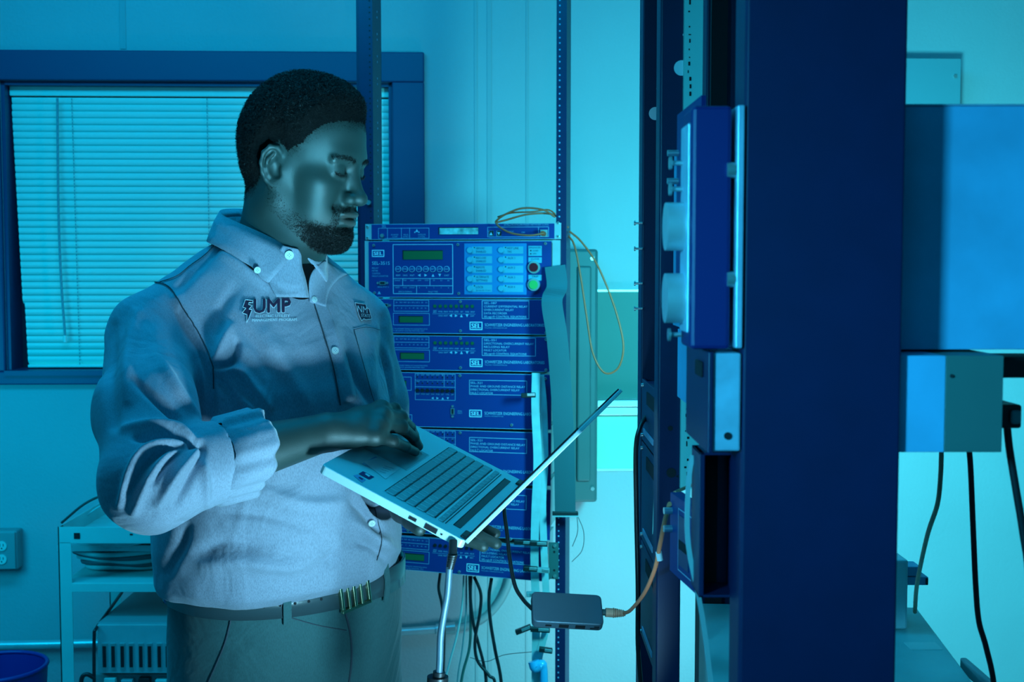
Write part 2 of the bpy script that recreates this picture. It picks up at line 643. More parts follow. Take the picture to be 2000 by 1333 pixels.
# wall box upper right
t = thing('junction_box', 'pale rectangular junction box high on the wall at upper right', 'electrical box', WM @ Vector((wx(1820, 200), -.05, wz(260, 1820))), math.atan(WALL_K))
x0, z0 = wl(1740, 260, .09)
x1, z1 = wl(1874, 117, .09)
b = MB(WM); b.box(x0, x1, -.09, 0, z0, z1, 'wallbox'); b.build('box_body', t, bevel=.003)
b = MB(WM); b.box(x0 - .003, x1 + .003, -.097, -.09, z0, z1 + .003, 'wallbox'); b.build('box_lid', t, bevel=.002)
b = MB(WM); cx, cz = wl(1866, 149, .1); b.cyl((cx, -.097, cz), (cx, -.102, cz), .006, 'screw', 10); b.build('screw', t)

# ------------------------------------------------------------------ cart on the left with its load
CY = 3.20
t = thing('utility_cart', 'pale green metal utility cart with open shelves below the window', 'cart', (W(112, 1040, CY).x + .35, CY + .2, 0))
cl = W(113, 1040, CY).x
ctop = W(113, 1030, CY).z
for (x, y) in ((cl, CY), (cl, CY + .40), (cl + .68, CY), (cl + .68, CY + .40)):
    b = MB()
    b.box(x, x + .034, y, y + .003, .06, ctop, 'cart')
    b.box(x if x == cl else x + .031, x + .003 if x == cl else x + .034, y, y + .03, .06, ctop, 'cart')
    b.build('leg', t)
    b = MB(); b.cyl((x + .017, y + .0, .03), (x + .017, y + .025, .03), .03, 'black', 16); b.build('caster', t)
zl = W(150, 1062, CY).z
for (za, zb2, nm) in ((zl, ctop, 'top_tray'), (W(150, 1157, CY).z, W(150, 1140, CY).z, 'shelf'), (.30, .33, 'shelf')):
    b = MB()
    if nm == 'top_tray':
        b.box(cl + .034, cl + .68, CY - .002, CY + .002, za, zb2, 'cart')
        b.box(cl + .0, cl + .714, CY, CY + .43, za, za + .003, 'cart')
        b.box(cl, cl + .003, CY, CY + .43, za, zb2, 'cart')
        b.box(cl + .0, cl + .714, CY + .43, CY + .433, za, zb2, 'cart')
        p = W(151, 1047, CY)
        b.box(p.x - .008, p.x + .008, CY - .004, CY - .002, p.z - .008, p.z + .008, 'darkhole')
        p = W(257, 1044, CY)
        b.box(p.x - .004, p.x + .004, CY - .004, CY - .002, p.z - .002, p.z + .002, 'darkhole')
    else:
        b.box(cl + .005, cl + .70, CY + .004, CY + .42, zb2 - .003, zb2, 'cart')
        b.box(cl + .034, cl + .68, CY - .002, CY + .003, za, zb2, 'cart')
    b.build(nm, t, bevel=.0012)
# items
b = MB()
sz = W(150, 1140, CY).z
cx = W(250, 1100, CY + .2).x
for k in range(5):
    p0 = [Vector((cx + (.11 + .012 * k) * math.cos(a), CY + .2 + .09 * math.sin(a), sz + .012 + .010 * k + .004 * math.sin(3 * a + k))) for a in [2 * math.pi * j / 14 for j in range(15)]]
    b.tube(p0, .007, 'grayribbon' if k % 2 else 'greycable', 8)
b.box(cx - .16, cx + .17, CY + .10, CY + .24, sz + .062, sz + .078, 'alu')
solo(b, 'cable_coil', 'bagged coil of grey cable with a metal bar lying on the cart shelf', 'cable')
b = MB()
b.tube([W(120, 1022, CY + .25), W(165, 985, CY + .25), W(205, 968, CY + .25), W(240, 972, CY + .25), W(300, 1024, CY + .25)], .0035, 'rubber', 8)
b.tube([W(150, 1024, CY + .22), W(195, 990, CY + .22), W(235, 982, CY + .22), W(280, 1022, CY + .22)], .0025, 'greycable', 8)
solo(b, 'cable_loop', 'thin black cable arching over the top tray of the cart', 'cable')
b = MB()
g = [[None] * 9 for _ in range(7)]
for i in range(7):
    for j in range(9):
        u, v = i / 6, j / 8
        x = W(133, 1060, CY + .02).x + v * .30
        z = ctop - .03 - u * .05 + .01 * math.sin(9 * v + 3 * u) - .02 * (1 - math.cos(v * 2))
        g[i][j] = (x, CY + .05 + u * .08 + .012 * math.sin(7 * v + 4 * u), z)
vs = [p for r_ in g for p in r_]
b.add(vs, [(i * 9 + j, i * 9 + j + 1, (i + 1) * 9 + j + 1, (i + 1) * 9 + j) for i in range(6) for j in range(8)], 'plasticbag', True)
o = solo(b, 'plastic_bag', 'crumpled clear plastic bag hanging under the cart top tray', 'bag')
so = o.modifiers.new('s', 'SOLIDIFY'); so.thickness = .001

t = thing('test_chassis', 'metal chassis with a row of upright connector slots on the cart', 'electronic device', (W(260, 1300, CY).x, CY + .2, W(260, 1322, CY - .03).z))
q0, q1 = W(190, 1318, CY - .03), W(345, 1219, CY - .03)
b = MB(); b.box(q0.x, q1.x + .08, CY - .02, CY + .36, q0.z, q1.z, 'grey'); b.build('case', t, bevel=.003)
b = MB(); b.box(q0.x + .002, q1.x + .078, CY - .03, CY - .02, q0.z + .003, q1.z - .003, 'alu'); b.build('face_plate', t, bevel=.0015)
for k, px in enumerate((205, 222, 240, 257, 276, 293, 312, 328, 346, 363)):
    a, c = W(px - 3, 1308, CY - .03), W(px + 3, 1257, CY - .03)
    b = MB()
    b.box(a.x - .002, c.x + .002, CY - .034, CY - .03, a.z, c.z, 'screw')
    b.box(a.x + .0005, c.x - .0005, CY - .036, CY - .034, a.z + .007, c.z - .007, 'darkhole')
    b.build('connector', t)
b = MB()
a, c = W(252, 1207, CY + .1), W(272, 1213, CY + .1)
b.tube([a, a + Vector((.0, 0, .012)), c + Vector((0, 0, .012)), c], .003, 'screw', 8)
b.build('handle', t)
t2 = thing('circuit_unit', 'open electronics unit with small boards below the slotted chassis', 'electronic device', (W(260, 1333, CY).x, CY + .2, .76))
q = W(180, 1322, CY - .03)
b = MB(); b.box(q.x, q.x + .30, CY - .01, CY + .36, .34, q.z, 'grey'); b.build('case', t2, bevel=.003)
for k in range(5):
    b = MB(); xx = q.x + .03 + k * .045; b.box(xx, xx + .03, CY - .03, CY - .01, q.z - .05, q.z - .006 - .004 * (k % 2), ['outlet', 'alu', 'black', 'outlet', 'alu'][k]); b.build('terminal_block', t2, bevel=.002)
b = MB()
b.tube([W(238, 1158, CY + .3), W(215, 1190, CY + .1), W(188, 1228, CY - .035), W(184, 1245, CY - .045), W(184, 1330, CY - .045), W(186, 1360, CY - .045)], .0045, 'rubber', 8)
b.tube([W(184, 1325, CY - .045), W(170, 1318, CY - .05), W(160, 1325, CY - .05), W(158, 1350, CY - .05)], .006, 'rubber', 8)
solo(b, 'power_cord', 'black cord draped over the left corner of the slotted chassis', 'cable')

b = MB()
c = W(-5, 1303, 3.3)
b.cyl((c.x, 3.3, 0), (c.x, 3.3, c.z), .10, 'bin', 28, r2=.13, caps=False)
b.cyl((c.x, 3.3, .005), (c.x, 3.3, c.z), .095, 'bin', 28, r2=.125, caps=False)
b.cyl((c.x, 3.3, 0), (c.x, 3.3, .005), .10, 'bin', 28)
ringp = [Vector((c.x + .128 * math.cos(a), 3.3 + .128 * math.sin(a), c.z)) for a in [2 * math.pi * j / 24 for j in range(25)]]
b.tube(ringp, .006, 'bin', 8, k=2)
solo(b, 'waste_bin', 'dark blue round waste bin on the floor at the left edge', 'bin')

# ------------------------------------------------------------------ the equipment rack behind the laptop
RY = R(10)
RO = W(906, 700, 3.03)
RO.z = 0
RMx = Matrix.Translation(RO) @ Matrix.Rotation(-RY, 4, 'Z')      # local x along the panels, -y out of the front
RI = RMx.inverted()
RN = (RMx.to_3x3() @ Vector((0, -1, 0)))


def rp(px, py, off=0.0):
    p = RI @ plane_hit(px, py, RO + RN * off, RN)
    return p.x, p.z


def UX(px, py=650):
    return rp(px, py)[0]


def VZ(py, px=906):
    return rp(px, py)[1]


rack = thing('relay_rack', 'tall dark blue two-post rack holding the stacked relay units', 'equipment rack', RO, -RY)
ru = []
for side, (pa, pb) in enumerate(((702, 728), (1086, 1106))):
    b = MB(RMx)
    x0, x1 = UX(pa, 300), UX(pb, 300)
    b.box(x0, x1, .004, .008, 0.02, 2.75, 'blue')
    xw = x1 if side == 0 else x1
    b.box(x1 - .004, x1, .008, .082, .02, 2.75, 'blue')
    b.box(x0 - .03 if side == 0 else x0, x1, .078, .082, .02, 2.75, 'blue')
    # punched holes, in the front flange and in the side web
    z = .3
    xc = x1 - .007 if side == 0 else x0 + .008
    for k in range(54):
        for dz in (0, .0159, .0318):
            zz = z + k * .04445 + dz
            if 1.0 < zz < 1.60 and side == 0:
                continue
            b.cyl((xc, .0036, zz), (xc, .004, zz), .0022, 'darkhole' if side == 0 else 'printdim', 8)
    for k in range(40):
        zz = .5 + k * .055
        if side == 0:
            b.cyl((x1 + .0004, .045, zz), (x1, .045, zz), .0028, 'printdim', 8)
            b.cyl((x1 + .0004, .045, zz + .014), (x1, .045, zz + .014), .0028, 'printdim', 8)
    b.build('upright', rack)
    ru.append((x0, x1))
b = MB(RMx)
b.box(-.33, .33, -.10, .25, 0, .02, 'blue')
b.build('base_plate', rack)
b = MB(RMx)
b.box(-.27, .27, .0, .09, 2.75, 2.78, 'blue')
b.build('top_bar', rack)
for px, py in ((720, 396), (1091, 1001)):
    x, z = rp(px, py)
    b = MB(RMx); b.cyl((x, .004, z), (x, -.004, z), .006, 'screw', 12); b.build('screw', rack)
for pa, pb, qa, qb in ((714, 722, 470, 583), (1079, 1094, 470, 530)):
    b = MB(RMx)
    b.box(UX(pa), UX(pb), -.002, .004, VZ(qb), VZ(qa), 'alu')
    b.build('mounting_rail', rack)


class Panel:
    """a rack unit; all its shapes are given in the photograph's pixels on the rack's front plane"""

    def __init__(s, name, label, x0, x1, y0, y1, face='bluepanel', depth=.24, roll=0.0, off=0.0, group=None):
        s.u0, s.u1 = UX(x0), UX(x1)
        s.z1, s.z0 = VZ(y0), VZ(y1)
        c = Vector(((s.u0 + s.u1) / 2, -off, s.z1))
        s.M = RMx @ Matrix.Translation(c) @ Matrix.Rotation(roll, 4, 'Y') @ Matrix.Translation(-Vector((c.x, 0, c.z)))
        base = RMx @ Vector((c.x, -off, s.z0))
        s.t = thing(name, label, 'relay unit', base, -RY, group)
        b = MB(s.M); b.box(s.u0 + .02, s.u1 - .02, .0005, depth, s.z0 + .002, s.z1 - .002, 'grey'); b.build('chassis', s.t)
        s.f = MB(s.M)
        s.f.box(s.u0, s.u1, -.004, 0, s.z0, s.z1, face)
        s.y = -.0046
        for za, zb in ((s.z1 - .0011, s.z1 - .0002), (s.z0 + .0002, s.z0 + .0011)):
            s.f.quad(s.u0, s.u1, za, zb, 'print', -.0042)

    def line(s, xa, ya, xb, yb, m='print', w=.9):
        h = w * .5 / 791
        a, c = UX(xa), UX(xb)
        d, e = VZ(ya), VZ(yb)
        s.f.quad(min(a, c) - h, max(a, c) + h, min(d, e) - h, max(d, e) + h, m, s.y)

    def rect(s, xa, ya, xb, yb, m='print', w=.9):
        s.f.rect_line(UX(xa), UX(xb), VZ(yb), VZ(ya), w / 791, m, s.y)

    def fill(s, xa, ya, xb, yb, m, y=None):
        s.f.quad(UX(xa), UX(xb), VZ(yb), VZ(ya), m, s.y if y is None else y)

    def txt(s, t, xa, xb, yt, yb, m='print', y=None):
        s.f.text(t, UX(xa), UX(xb), VZ(yb), VZ(yt), m, s.y if y is None else y)

    def logo(s, xa, ya, xb, yb):
        s.rect(xa, ya, xb, yb, 'logo', w=1.7)
        for k in (0, .4, .8):
            s.txt('SEL', xa + 3.3 + k, xb - 3.9 + k, ya + 3.6, yb - 3.6, 'logo', s.y - .0001 * k)

    def arrow(s, x, y, d, r=3.0, m='print'):
        a, c, h = UX(x), VZ(y), r / 791
        pts = {'l': [(-h, 0), (h, -h), (h, h)], 'r': [(h, 0), (-h, h), (-h, -h)], 'u': [(0, h), (-h, -h), (h, -h)], 'd': [(0, -h), (h, h), (-h, h)]}[d]
        s.f.add([(a + p, s.y, c + q) for p, q in pts], [(0, 1, 2)], m)

    def lcd(s, xa, ya, xb, yb, m='lcd'):
        b = MB(s.M)
        b.box(UX(xa), UX(xb), -.0055, -.004, VZ(yb), VZ(ya), m)
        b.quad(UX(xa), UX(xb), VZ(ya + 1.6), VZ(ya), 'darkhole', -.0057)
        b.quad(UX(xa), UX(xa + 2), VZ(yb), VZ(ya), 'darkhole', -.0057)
        b.build('display', s.t, 'green liquid crystal display' if m == 'lcd' else 'silver reflecting display window')

    def button(s, x, y, r, m, ring=None, h=.004, label=None, name='button'):
        b = MB(s.M)
        cx, cz = UX(x), VZ(y)
        if ring:
            b.cyl((cx, -.004, cz), (cx, -.004 - h * .7, cz), r * 1.28 / 791, ring, 24)
        b.cyl((cx, -.004, cz), (cx, -.004 - h, cz), r / 791, m, 24, r2=r * .9 / 791)
        b.build(name, s.t, label)

    def screw(s, x, y):
        b = MB(s.M)
        cx, cz = UX(x), VZ(y)
        b.cyl((cx, -.004, cz), (cx, -.0075, cz), 3.1 / 791, 'screw', 12, r2=2.4 / 791)
        b.cyl((cx, -.0075, cz), (cx, -.0077, cz), 1.1 / 791, 'darkhole', 6)
        b.build('screw', s.t)

    def port(s, x, y, vert=False):
        b = MB(s.M)
        cx, cz = UX(x), VZ(y)
        w2, h2 = (6.2, 3.6)
        if vert:
            w2, h2 = h2, w2
        b.box(cx - w2 / 791, cx + w2 / 791, -.007, -.004, cz - h2 / 791, cz + h2 / 791, 'screw')
        b.box(cx - (w2 - 1.6) / 791, cx + (w2 - 1.6) / 791, -.0075, -.007, cz - (h2 - 1.3) / 791, cz + (h2 - 1.3) / 791, 'darkhole')
        for k in (-1, 1):
            dx, dz = (0, k * 10 / 791) if vert else (k * 9.5 / 791, 0)
            b.cyl((cx + dx, -.004, cz + dz), (cx + dx, -.008, cz + dz), 2.3 / 791, 'screw', 8)
        b.build('serial_port', s.t)

    def done(s, label=None):
        s.f.build('front_panel', s.t, label)


def small_words(p, words, xa, xb, yt, yb, m='printdim'):
    n = len(words)
    wd = (xb - xa) / n
    for i, t_ in enumerate(words):
        cxx, hw_ = xa + (i + .5) * wd, min(wd * .38, .85 * len(t_))
        p.txt(t_, cxx - hw_, cxx + hw_, yt, yb, m)


# unit 1: slim clock unit
p = Panel('clock_unit', 'slim blue clock unit with a silver display, topmost in the relay rack', 716, 1096, 437, 468)
p.fill(716, 437, 728, 468, 'alu'); p.fill(1083, 437, 1096, 468, 'alu')
p.rect(741, 445, 840, 466, 'printdim'); p.line(759, 445, 759, 466, 'printdim'); p.line(786, 445, 786, 466, 'printdim'); p.line(802, 445, 802, 466, 'printdim')
p.txt('SEL', 748, 757, 439, 444, 'printdim')
p.txt('ENABLED', 766, 780, 457, 459.5, 'printdim'); p.txt('ALARM', 768, 778, 461, 463.5, 'printdim')
p.txt('IRIG-B', 790, 799, 457, 459.5, 'printdim'); p.txt('OUTPUT', 789, 800, 461, 463.5, 'printdim')
p.txt('SATELLITE', 818, 833, 457, 459.5, 'printdim'); p.txt('LOCK', 819, 832, 461, 463.5, 'printdim')
p.arrow(816, 450, 'u', 3)
p.arrow(812, 453, 'u', 1.6); p.arrow(820, 453, 'u', 1.6)
p.lcd(858, 444, 935, 458, 'lcdhi')
p.rect(953, 444, 1072, 464, 'printdim')
for bx, d in ((960, 'u'), (975, 'd')):
    p.fill(bx - 4.5, 451, bx + 5, 462, 'darkhole'); p.rect(bx - 4.5, 451, bx + 5, 462); p.y = -.005; p.arrow(bx, 457, d, 3); p.y = -.0046
p.txt('SATELLITE-SYNCHRONIZED NETWORK CLOCK', 985, 1072, 438.5, 441.5, 'printdim')
p.txt('ETHERNET PORT', 992, 1004, 452, 454, 'printdim'); p.txt('LINK', 1019, 1026, 453.5, 456, 'printdim')
p.line(1052, 444, 1052, 464, 'printdim')
for x, y in ((720, 442), (720, 464), (1090, 437), (1090, 463)):
    p.screw(x, y)
p.button(749, 460, 4, 'screw', h=.006, name='connector')
b = MB(p.M); b.box(UX(1056), UX(1070), -.010, -.004, VZ(463), VZ(450), 'grey'); b.build('network_port', p.t)
p.done()

# unit 2
p = Panel('protection_relay', 'largest blue relay unit with cyan key pad and red and green push buttons', 722, 1077, 471, 582)
p.logo(728.5, 488, 752.5, 502)
p.txt('SEL-351S', 728.5, 763, 511, 517.5)
for i, s_ in enumerate(('RELAY', 'METER', 'CONTROL', 'FAULT LOCATOR')):
    p.txt(s_, 728.5, (741, 740, 745, 760)[i], 522.5 + i * 5.3, 525.5 + i * 5.3, 'printdim')
p.port(749, 553.5)
p.txt('SERIAL PORT 2', 739, 761, 560, 562.5, 'printdim')
p.f.add([(UX(742) + a / 791, p.y, VZ(573) + c / 791) for a, c in ((-3.5, -2.5), (3.5, -2.5), (0, 3.5))], [(0, 1, 2)], 'printdim')
p.rect(769, 477, 886, 575, w=1.3)
p.lcd(788, 489, 866, 507)
for i in range(8):
    x = 779.5 + 13.45 * i
    b = MB(p.M); b.cyl((UX(x), -.004, VZ(526)), (UX(x), -.0062, VZ(526)), 5.8 / 791, 'print', 20)
    b.cyl((UX(x), -.0062, VZ(526)), (UX(x), -.0066, VZ(526)), 5.0 / 791, 'bluepanel', 20)
    b.text(('RESET', 'METER', 'EVENT', 'STATUS', 'OTHER', 'SET', 'CNTRL', 'GROUP')[i], UX(x - 4), UX(x + 4), VZ(527), VZ(524.6), 'print', -.0068)
    b.build('button', p.t)
for x, d in ((820, 'l'), (833, 'r'), (847, 'u'), (860, 'd')):
    p.arrow(x, 538, d, 2.8)
for x, s_ in ((779.5, 'RESET'), (793, 'CANCEL'), (806.5, 'SELECT'), (873.7, 'EXIT')):
    p.txt(s_, x - 4.5, x + 4.5, 536.8, 539.6)
p.line(769, 544.6, 886, 544.6); p.line(769, 558.6, 886, 558.6)
p.line(788, 545, 788, 558); p.line(841, 545, 841, 558); p.line(815, 558.6, 815, 575)
small_words(p, ('ENABLED', 'TRIP', 'INST', 'COMM', 'SOTF', '50', '51', '81'), 771, 884, 547, 549.5)
small_words(p, ('RESET', 'CYCLE', 'LOCKOUT', 'A', 'B', 'C', 'G', 'N'), 771, 884, 561, 563.5)
p.txt('RECLOSING', 780, 806, 569, 572, 'printdim'); p.txt('FAULT TYPE', 838, 856, 569, 572, 'printdim')
p.fill(908, 476, 1029, 575.5, 'keyoverlay')
kt = ['GROUND|ENABLED', 'RECLOSE|ENABLED', 'REMOTE|ENABLED', 'ALTERNATE|SETTINGS', 'LOCK|(press for 3 sec)', 'HOT LINE|TAG', 'AUX 1', 'AUX 2', 'AUX 3', 'AUX 4']
for i, s_ in enumerate(kt):
    c, r_ = divmod(i, 5)
    x, y = 919 + c * 60.5, 489 + r_ * 18.6
    p.fill(x + 4, y - 7, x + 43, y + 7, 'keylabel', -.0050)
    p.y = -.0054
    p.fill(x + 7.6, y - 6, x + 9.8, y - 3.8, 'darkhole')
    ln = s_.split('|')
    if len(ln) == 2 and '(' not in ln[1]:
        p.txt(ln[0], x + 12, x + 12 + 2.75 * len(ln[0]), y - 5.5, y - 1.6, 'frame'); p.txt(ln[1], x + 12, x + 12 + 2.75 * len(ln[1]), y + 1, y + 4.9, 'frame')
    elif len(ln) == 2:
        p.txt(ln[0], x + 12, x + 26, y - 4.5, y - .3, 'frame'); p.txt(ln[1], x + 12, x + 40, y + 2.5, y + 4.8, 'frame')
    else:
        p.txt(ln[0], x + 13, x + 27, y - 5, y - 1, 'frame')
    p.y = -.0046
    p.button(x, y, 6.1, 'keylabel', h=.005, label='round pale cyan key')
for (ya, yb, s_) in ((481, 500.5, 'BREAKER'), (503, 514, 'CLOSE'), (537, 548, 'TRIP')):
    p.fill(1032.5, ya, 1058.5, yb, 'keylabel')
    p.y = -.0050
    p.txt(s_, 1045.5 - 1.6 * len(s_), 1045.5 + 1.6 * len(s_), ya + 1.6, ya + 5, 'frame')
    if s_ == 'BREAKER':
        for k in (0, 1):
            p.fill(1036, 489 + k * 6, 1038.5, 491.5 + k * 6, 'darkhole'); p.txt(('CLOSED', 'OPEN')[k], 1041, (1052, 1048)[k], 489 + k * 6, 491.5 + k * 6, 'frame')
    p.y = -.0046
p.button(1044, 522.5, 9.3, 'red', 'grey', .012, 'dark red close button')
p.button(1043.5, 556, 9.3, 'green', 'grey', .012, 'green trip button')
for x, y in ((732, 479), (895.5, 478), (1065.5, 476.5), (733, 573), (897, 573.5), (1065.5, 573.5)):
    p.screw(x, y)
p.done()


def relay_2u(name, label, y0, y1, texts, x1=1076, lcdx=780, tx0=942, tx1=1034, sel=(918, 628, 943, 644), port=True, roll=0, leds='lcd', off=0.0, xs=0, darkleds=False):
    p = Panel(name, label, 724, x1, y0, y1, roll=roll, off=off)
    d = y0 - 584
    # indicator table
    p.rect(770 + xs, 586 + d, 839 + xs, 609 + d, 'printdim'); p.line(770 + xs, 597.5 + d, 839 + xs, 597.5 + d, 'printdim')
    small_words(p, ('EN', 'TRIP', 'INST', '87-1', '87-2', '87-3', '50', '51'), 772 + xs, 838 + xs, 590 + d, 592.4 + d)
    small_words(p, ('A', 'B', 'C', 'N', 'W1', 'W2', 'W3', 'W4'), 774 + xs, 836 + xs, 601 + d, 603.4 + d)
    p.rect(769 + xs, 612 + d, 840 + xs, 636 + d, 'printdim')
    p.lcd(lcdx + xs, 617.5 + d, lcdx + 47 + xs, 630.5 + d)
    p.txt('DANGER: CONTACT WITH INSTRUMENT TERMINALS MAY CAUSE ELECTRICAL SHOCK', 750 + xs, 836 + xs, 642 + d, 644.3 + d, 'printdim')
    p.txt('SERVICING TO BE DONE BY QUALIFIED PERSONNEL ONLY', 754 + xs, 830 + xs, 646 + d, 648 + d, 'printdim')
    for i in range(8):
        p.button(850.5 + 10.4 * i + xs, 598 + d, 3.5, leds, h=.003, name='indicator_button')
    small_words(p, ('METER', 'EVENTS', 'STATUS', 'OTHER', 'SET', 'CNTRL', 'GROUP'), 856 + xs, 929 + xs, 607.5 + d, 610 + d, 'print')
    p.txt('TARGET', 847 + xs, 854 + xs, 606 + d, 608 + d, 'print'); p.txt('RESET', 847 + xs, 854 + xs, 609 + d, 611 + d, 'print')
    p.line(846 + xs, 613 + d, 929 + xs, 613 + d, 'printdim', .6)
    p.txt('CANCEL', 857 + xs, 866 + xs, 615.5 + d, 618 + d, 'print'); p.txt('SELECT', 867.5 + xs, 876 + xs, 615.5 + d, 618 + d, 'print'); p.txt('EXIT', 920 + xs, 927 + xs, 615.5 + d, 618 + d, 'print')
    for x, q in ((881, 'l'), (892, 'r'), (902, 'u'), (913, 'd')):
        p.arrow(x + xs, 616.5 + d, q, 2.8)
    if port:
        p.port(754, 597 + d); p.txt('SERIAL', 750, 759, 605 + d, 607 + d, 'printdim'); p.txt('PORT 4', 750, 759, 608.5 + d, 610.5 + d, 'printdim')
    p.rect(tx0, 586.5 + d, tx1, 622 + d)
    for i, (s_, wd) in enumerate(texts):
        p.txt(s_, tx0 + 4, tx0 + 4 + wd, 589.5 + d + 6.6 * i, 593.4 + d + 6.6 * i)
    p.logo(*[v + (d if k % 2 else 0) for k, v in enumerate(sel)])
    p.txt('SCHWEITZER ENGINEERING LABORATORIES', sel[2] + 4.5, sel[2] + 121, sel[1] + 3.2 + d, sel[1] + 8.6 + d)
    p.txt('PULLMAN, WASHINGTON USA', sel[2] + 4.5, sel[2] + 48, sel[1] + 10.8 + d, sel[1] + 12.8 + d, 'printdim')
    p.txt('U.S. PATENTS  5,041,737  5,208,545  5,317,472  5,479,315', sel[2] + 4.5, sel[2] + 56, sel[1] + 22 + d, sel[1] + 23.6 + d, 'printdim')
    for x, y in ((738, 588), (900, 589), (1067, 589), (900, 646), (1067, 648)):
        p.screw(x + (xs if x == 900 else 0), y + d)
    p.done()
    return p


relay_2u('protection_relay', 'slim blue relay unit directly below the one with red and green buttons', 584.5, 652.5,
         (('SEL-387', 25), ('CURRENT DIFFERENTIAL RELAY', 85), ('OVERCURRENT RELAY', 58), ('DATA RECORDER', 45), ('SELogic® CONTROL EQUATIONS', 83)))
relay_2u('protection_relay', 'slim blue relay unit third below the clock unit, above the three tall ones', 656.5, 724.5,
         (('SEL-351', 24), ('DIRECTIONAL OVERCURRENT RELAY', 97), ('RECLOSING RELAY', 50), ('FAULT LOCATOR', 44), ('SELogic® CONTROL EQUATIONS', 83)), tx1=1047, lcdx=782)


def relay_3u(label, y0, y1, roll=0.0, x0=720, ctrl=True, tbox=True, warn=False, off=0.0, part=False):
    p = Panel('protection_relay', label, x0, 1077, y0, y1, roll=roll, off=off)
    d = y0 - 729
    p.rect(742, 738 + d, 804, 765 + d, 'printdim'); p.lcd(764, 745 + d, 794, 757 + d)
    p.rect(811, 731 + d, 890, 783 + d, 'printdim'); p.line(811, 757 + d, 890, 757 + d, 'printdim')
    p.line(811, 744 + d, 890, 744 + d, 'printdim', .6); p.line(868, 731 + d, 868, 757 + d, 'printdim')
    for i in range(8):
        x = 815.5 + 9.8 * i
        p.button(x, 764 + d, 3.9, 'black', h=.004)
        for yy in (738, 750):
            p.fill(x - 1.3, yy - 1.3 + d, x + 1.3, yy + 1.3 + d, 'darkhole')
    small_words(p, ('EN', 'INST', 'TIME', 'COMM', 'SOTF', '1', '2', '3'), 812, 889, 732.5 + d, 735 + d)
    small_words(p, ('TRIP', 'A', 'B', 'C', 'G', 'Q', '4', '51'), 812, 889, 745.5 + d, 748 + d)
    small_words(p, ('RESET', 'METER', 'EVENT', 'STAT', 'OTHER', 'SET', 'CTRL', 'GRP'), 812, 889, 770 + d, 772.5 + d)
    for x, q in ((845, 'l'), (855, 'r'), (865, 'u'), (875, 'd')):
        p.arrow(x, 779 + d, q, 2.3)
    p.port(884.5, 804 + d, True)
    p.txt('SERIAL', 894, 903, 802 + d, 804.5 + d, 'printdim'); p.txt('PORT F', 894, 903, 806 + d, 808.5 + d, 'printdim')
    p.rect(917, 742 + d, 1030, 770.5 + d)
    for i, (s_, wd) in enumerate((('SEL-321', 23), ('PHASE AND GROUND DISTANCE RELAY', 107), ('DIRECTIONAL OVERCURRENT RELAY', 96), ('FAULT LOCATOR', 44))):
        p.txt(s_, 919.5, 919.5 + wd, 745.5 + d + 6.6 * i, 749.4 + d + 6.6 * i)
    p.logo(917, 800 + d, 941.5, 814.5 + d)
    p.txt('SCHWEITZER ENGINEERING LABORATORIES', 947, 1064, 803.5 + d, 809 + d)
    p.txt('PULLMAN, WASHINGTON USA', 947, 984, 811 + d, 813 + d, 'printdim')
    p.rect(755, 812 + d, 805, 827 + d, 'printdim'); p.txt('WARNING', 762, 795, 814 + d, 816.5 + d, 'printdim')
    p.txt('REMOVE POWER BEFORE SERVICING', 758, 796, 819 + d, 821 + d, 'printdim')
    for x, y in ((899, 734), (1066, 737), (1000, 828), (798, 822), (762, 822)):
        p.screw(x, y + d)
    p.done()


relay_3u('tall blue relay unit with eight black keys, uppermost of the three tall ones', 729, 836)
relay_3u('tall blue relay unit behind the far edge of the laptop keyboard', 840.5, 943, roll=R(.4))
relay_3u('tall blue relay unit mostly hidden behind the laptop hinge and ribbon cables', 948, 1046, roll=R(.9), off=.004)
relay_2u('protection_relay', 'lowest blue relay unit, sagging to the right under the laptop corner', 1054, 1121,
         (('SEL-351', 24), ('DIRECTIONAL OVERCURRENT RELAY', 97), ('RECLOSING RELAY', 50), ('FAULT LOCATOR', 44), ('SELogic® CONTROL EQUATIONS', 83)),
         x1=1072, roll=R(2.3), tx0=939, tx1=1052, sel=(914, 628, 939, 644), port=False, leds='black', off=.006, lcdx=783)

# the slot bracket on the right upright
b = MB(RMx)
x0, x1 = UX(1075, 1100), UX(1091, 1100)
b.box(x0, x1, -.004, 0, rp(1083, 1131)[1], rp(1083, 1060)[1], 'teal')
b.box(x0 - .003, x0, -.012, 0, rp(1083, 1131)[1], rp(1083, 1060)[1], 'teal')
for py in (1066, 1125):
    z = rp(1083, py)[1]; b.cyl((UX(1084, 1100), -.004, z), (UX(1084, 1100), -.008, z), .004, 'screw', 10)
for py in (1078, 1114):
    z = rp(1083, py)[1]; b.cyl((UX(1083, 1100), -.004, z), (UX(1083, 1100), -.0045, z), .003, 'darkhole', 10)
b.build('slot_bracket', rack, 'teal slotted angle bracket')


# ribbons and their clamps in front of the rack
def RP(px, py, off):
    return plane_hit(px, py, RO + RN * off, RN)


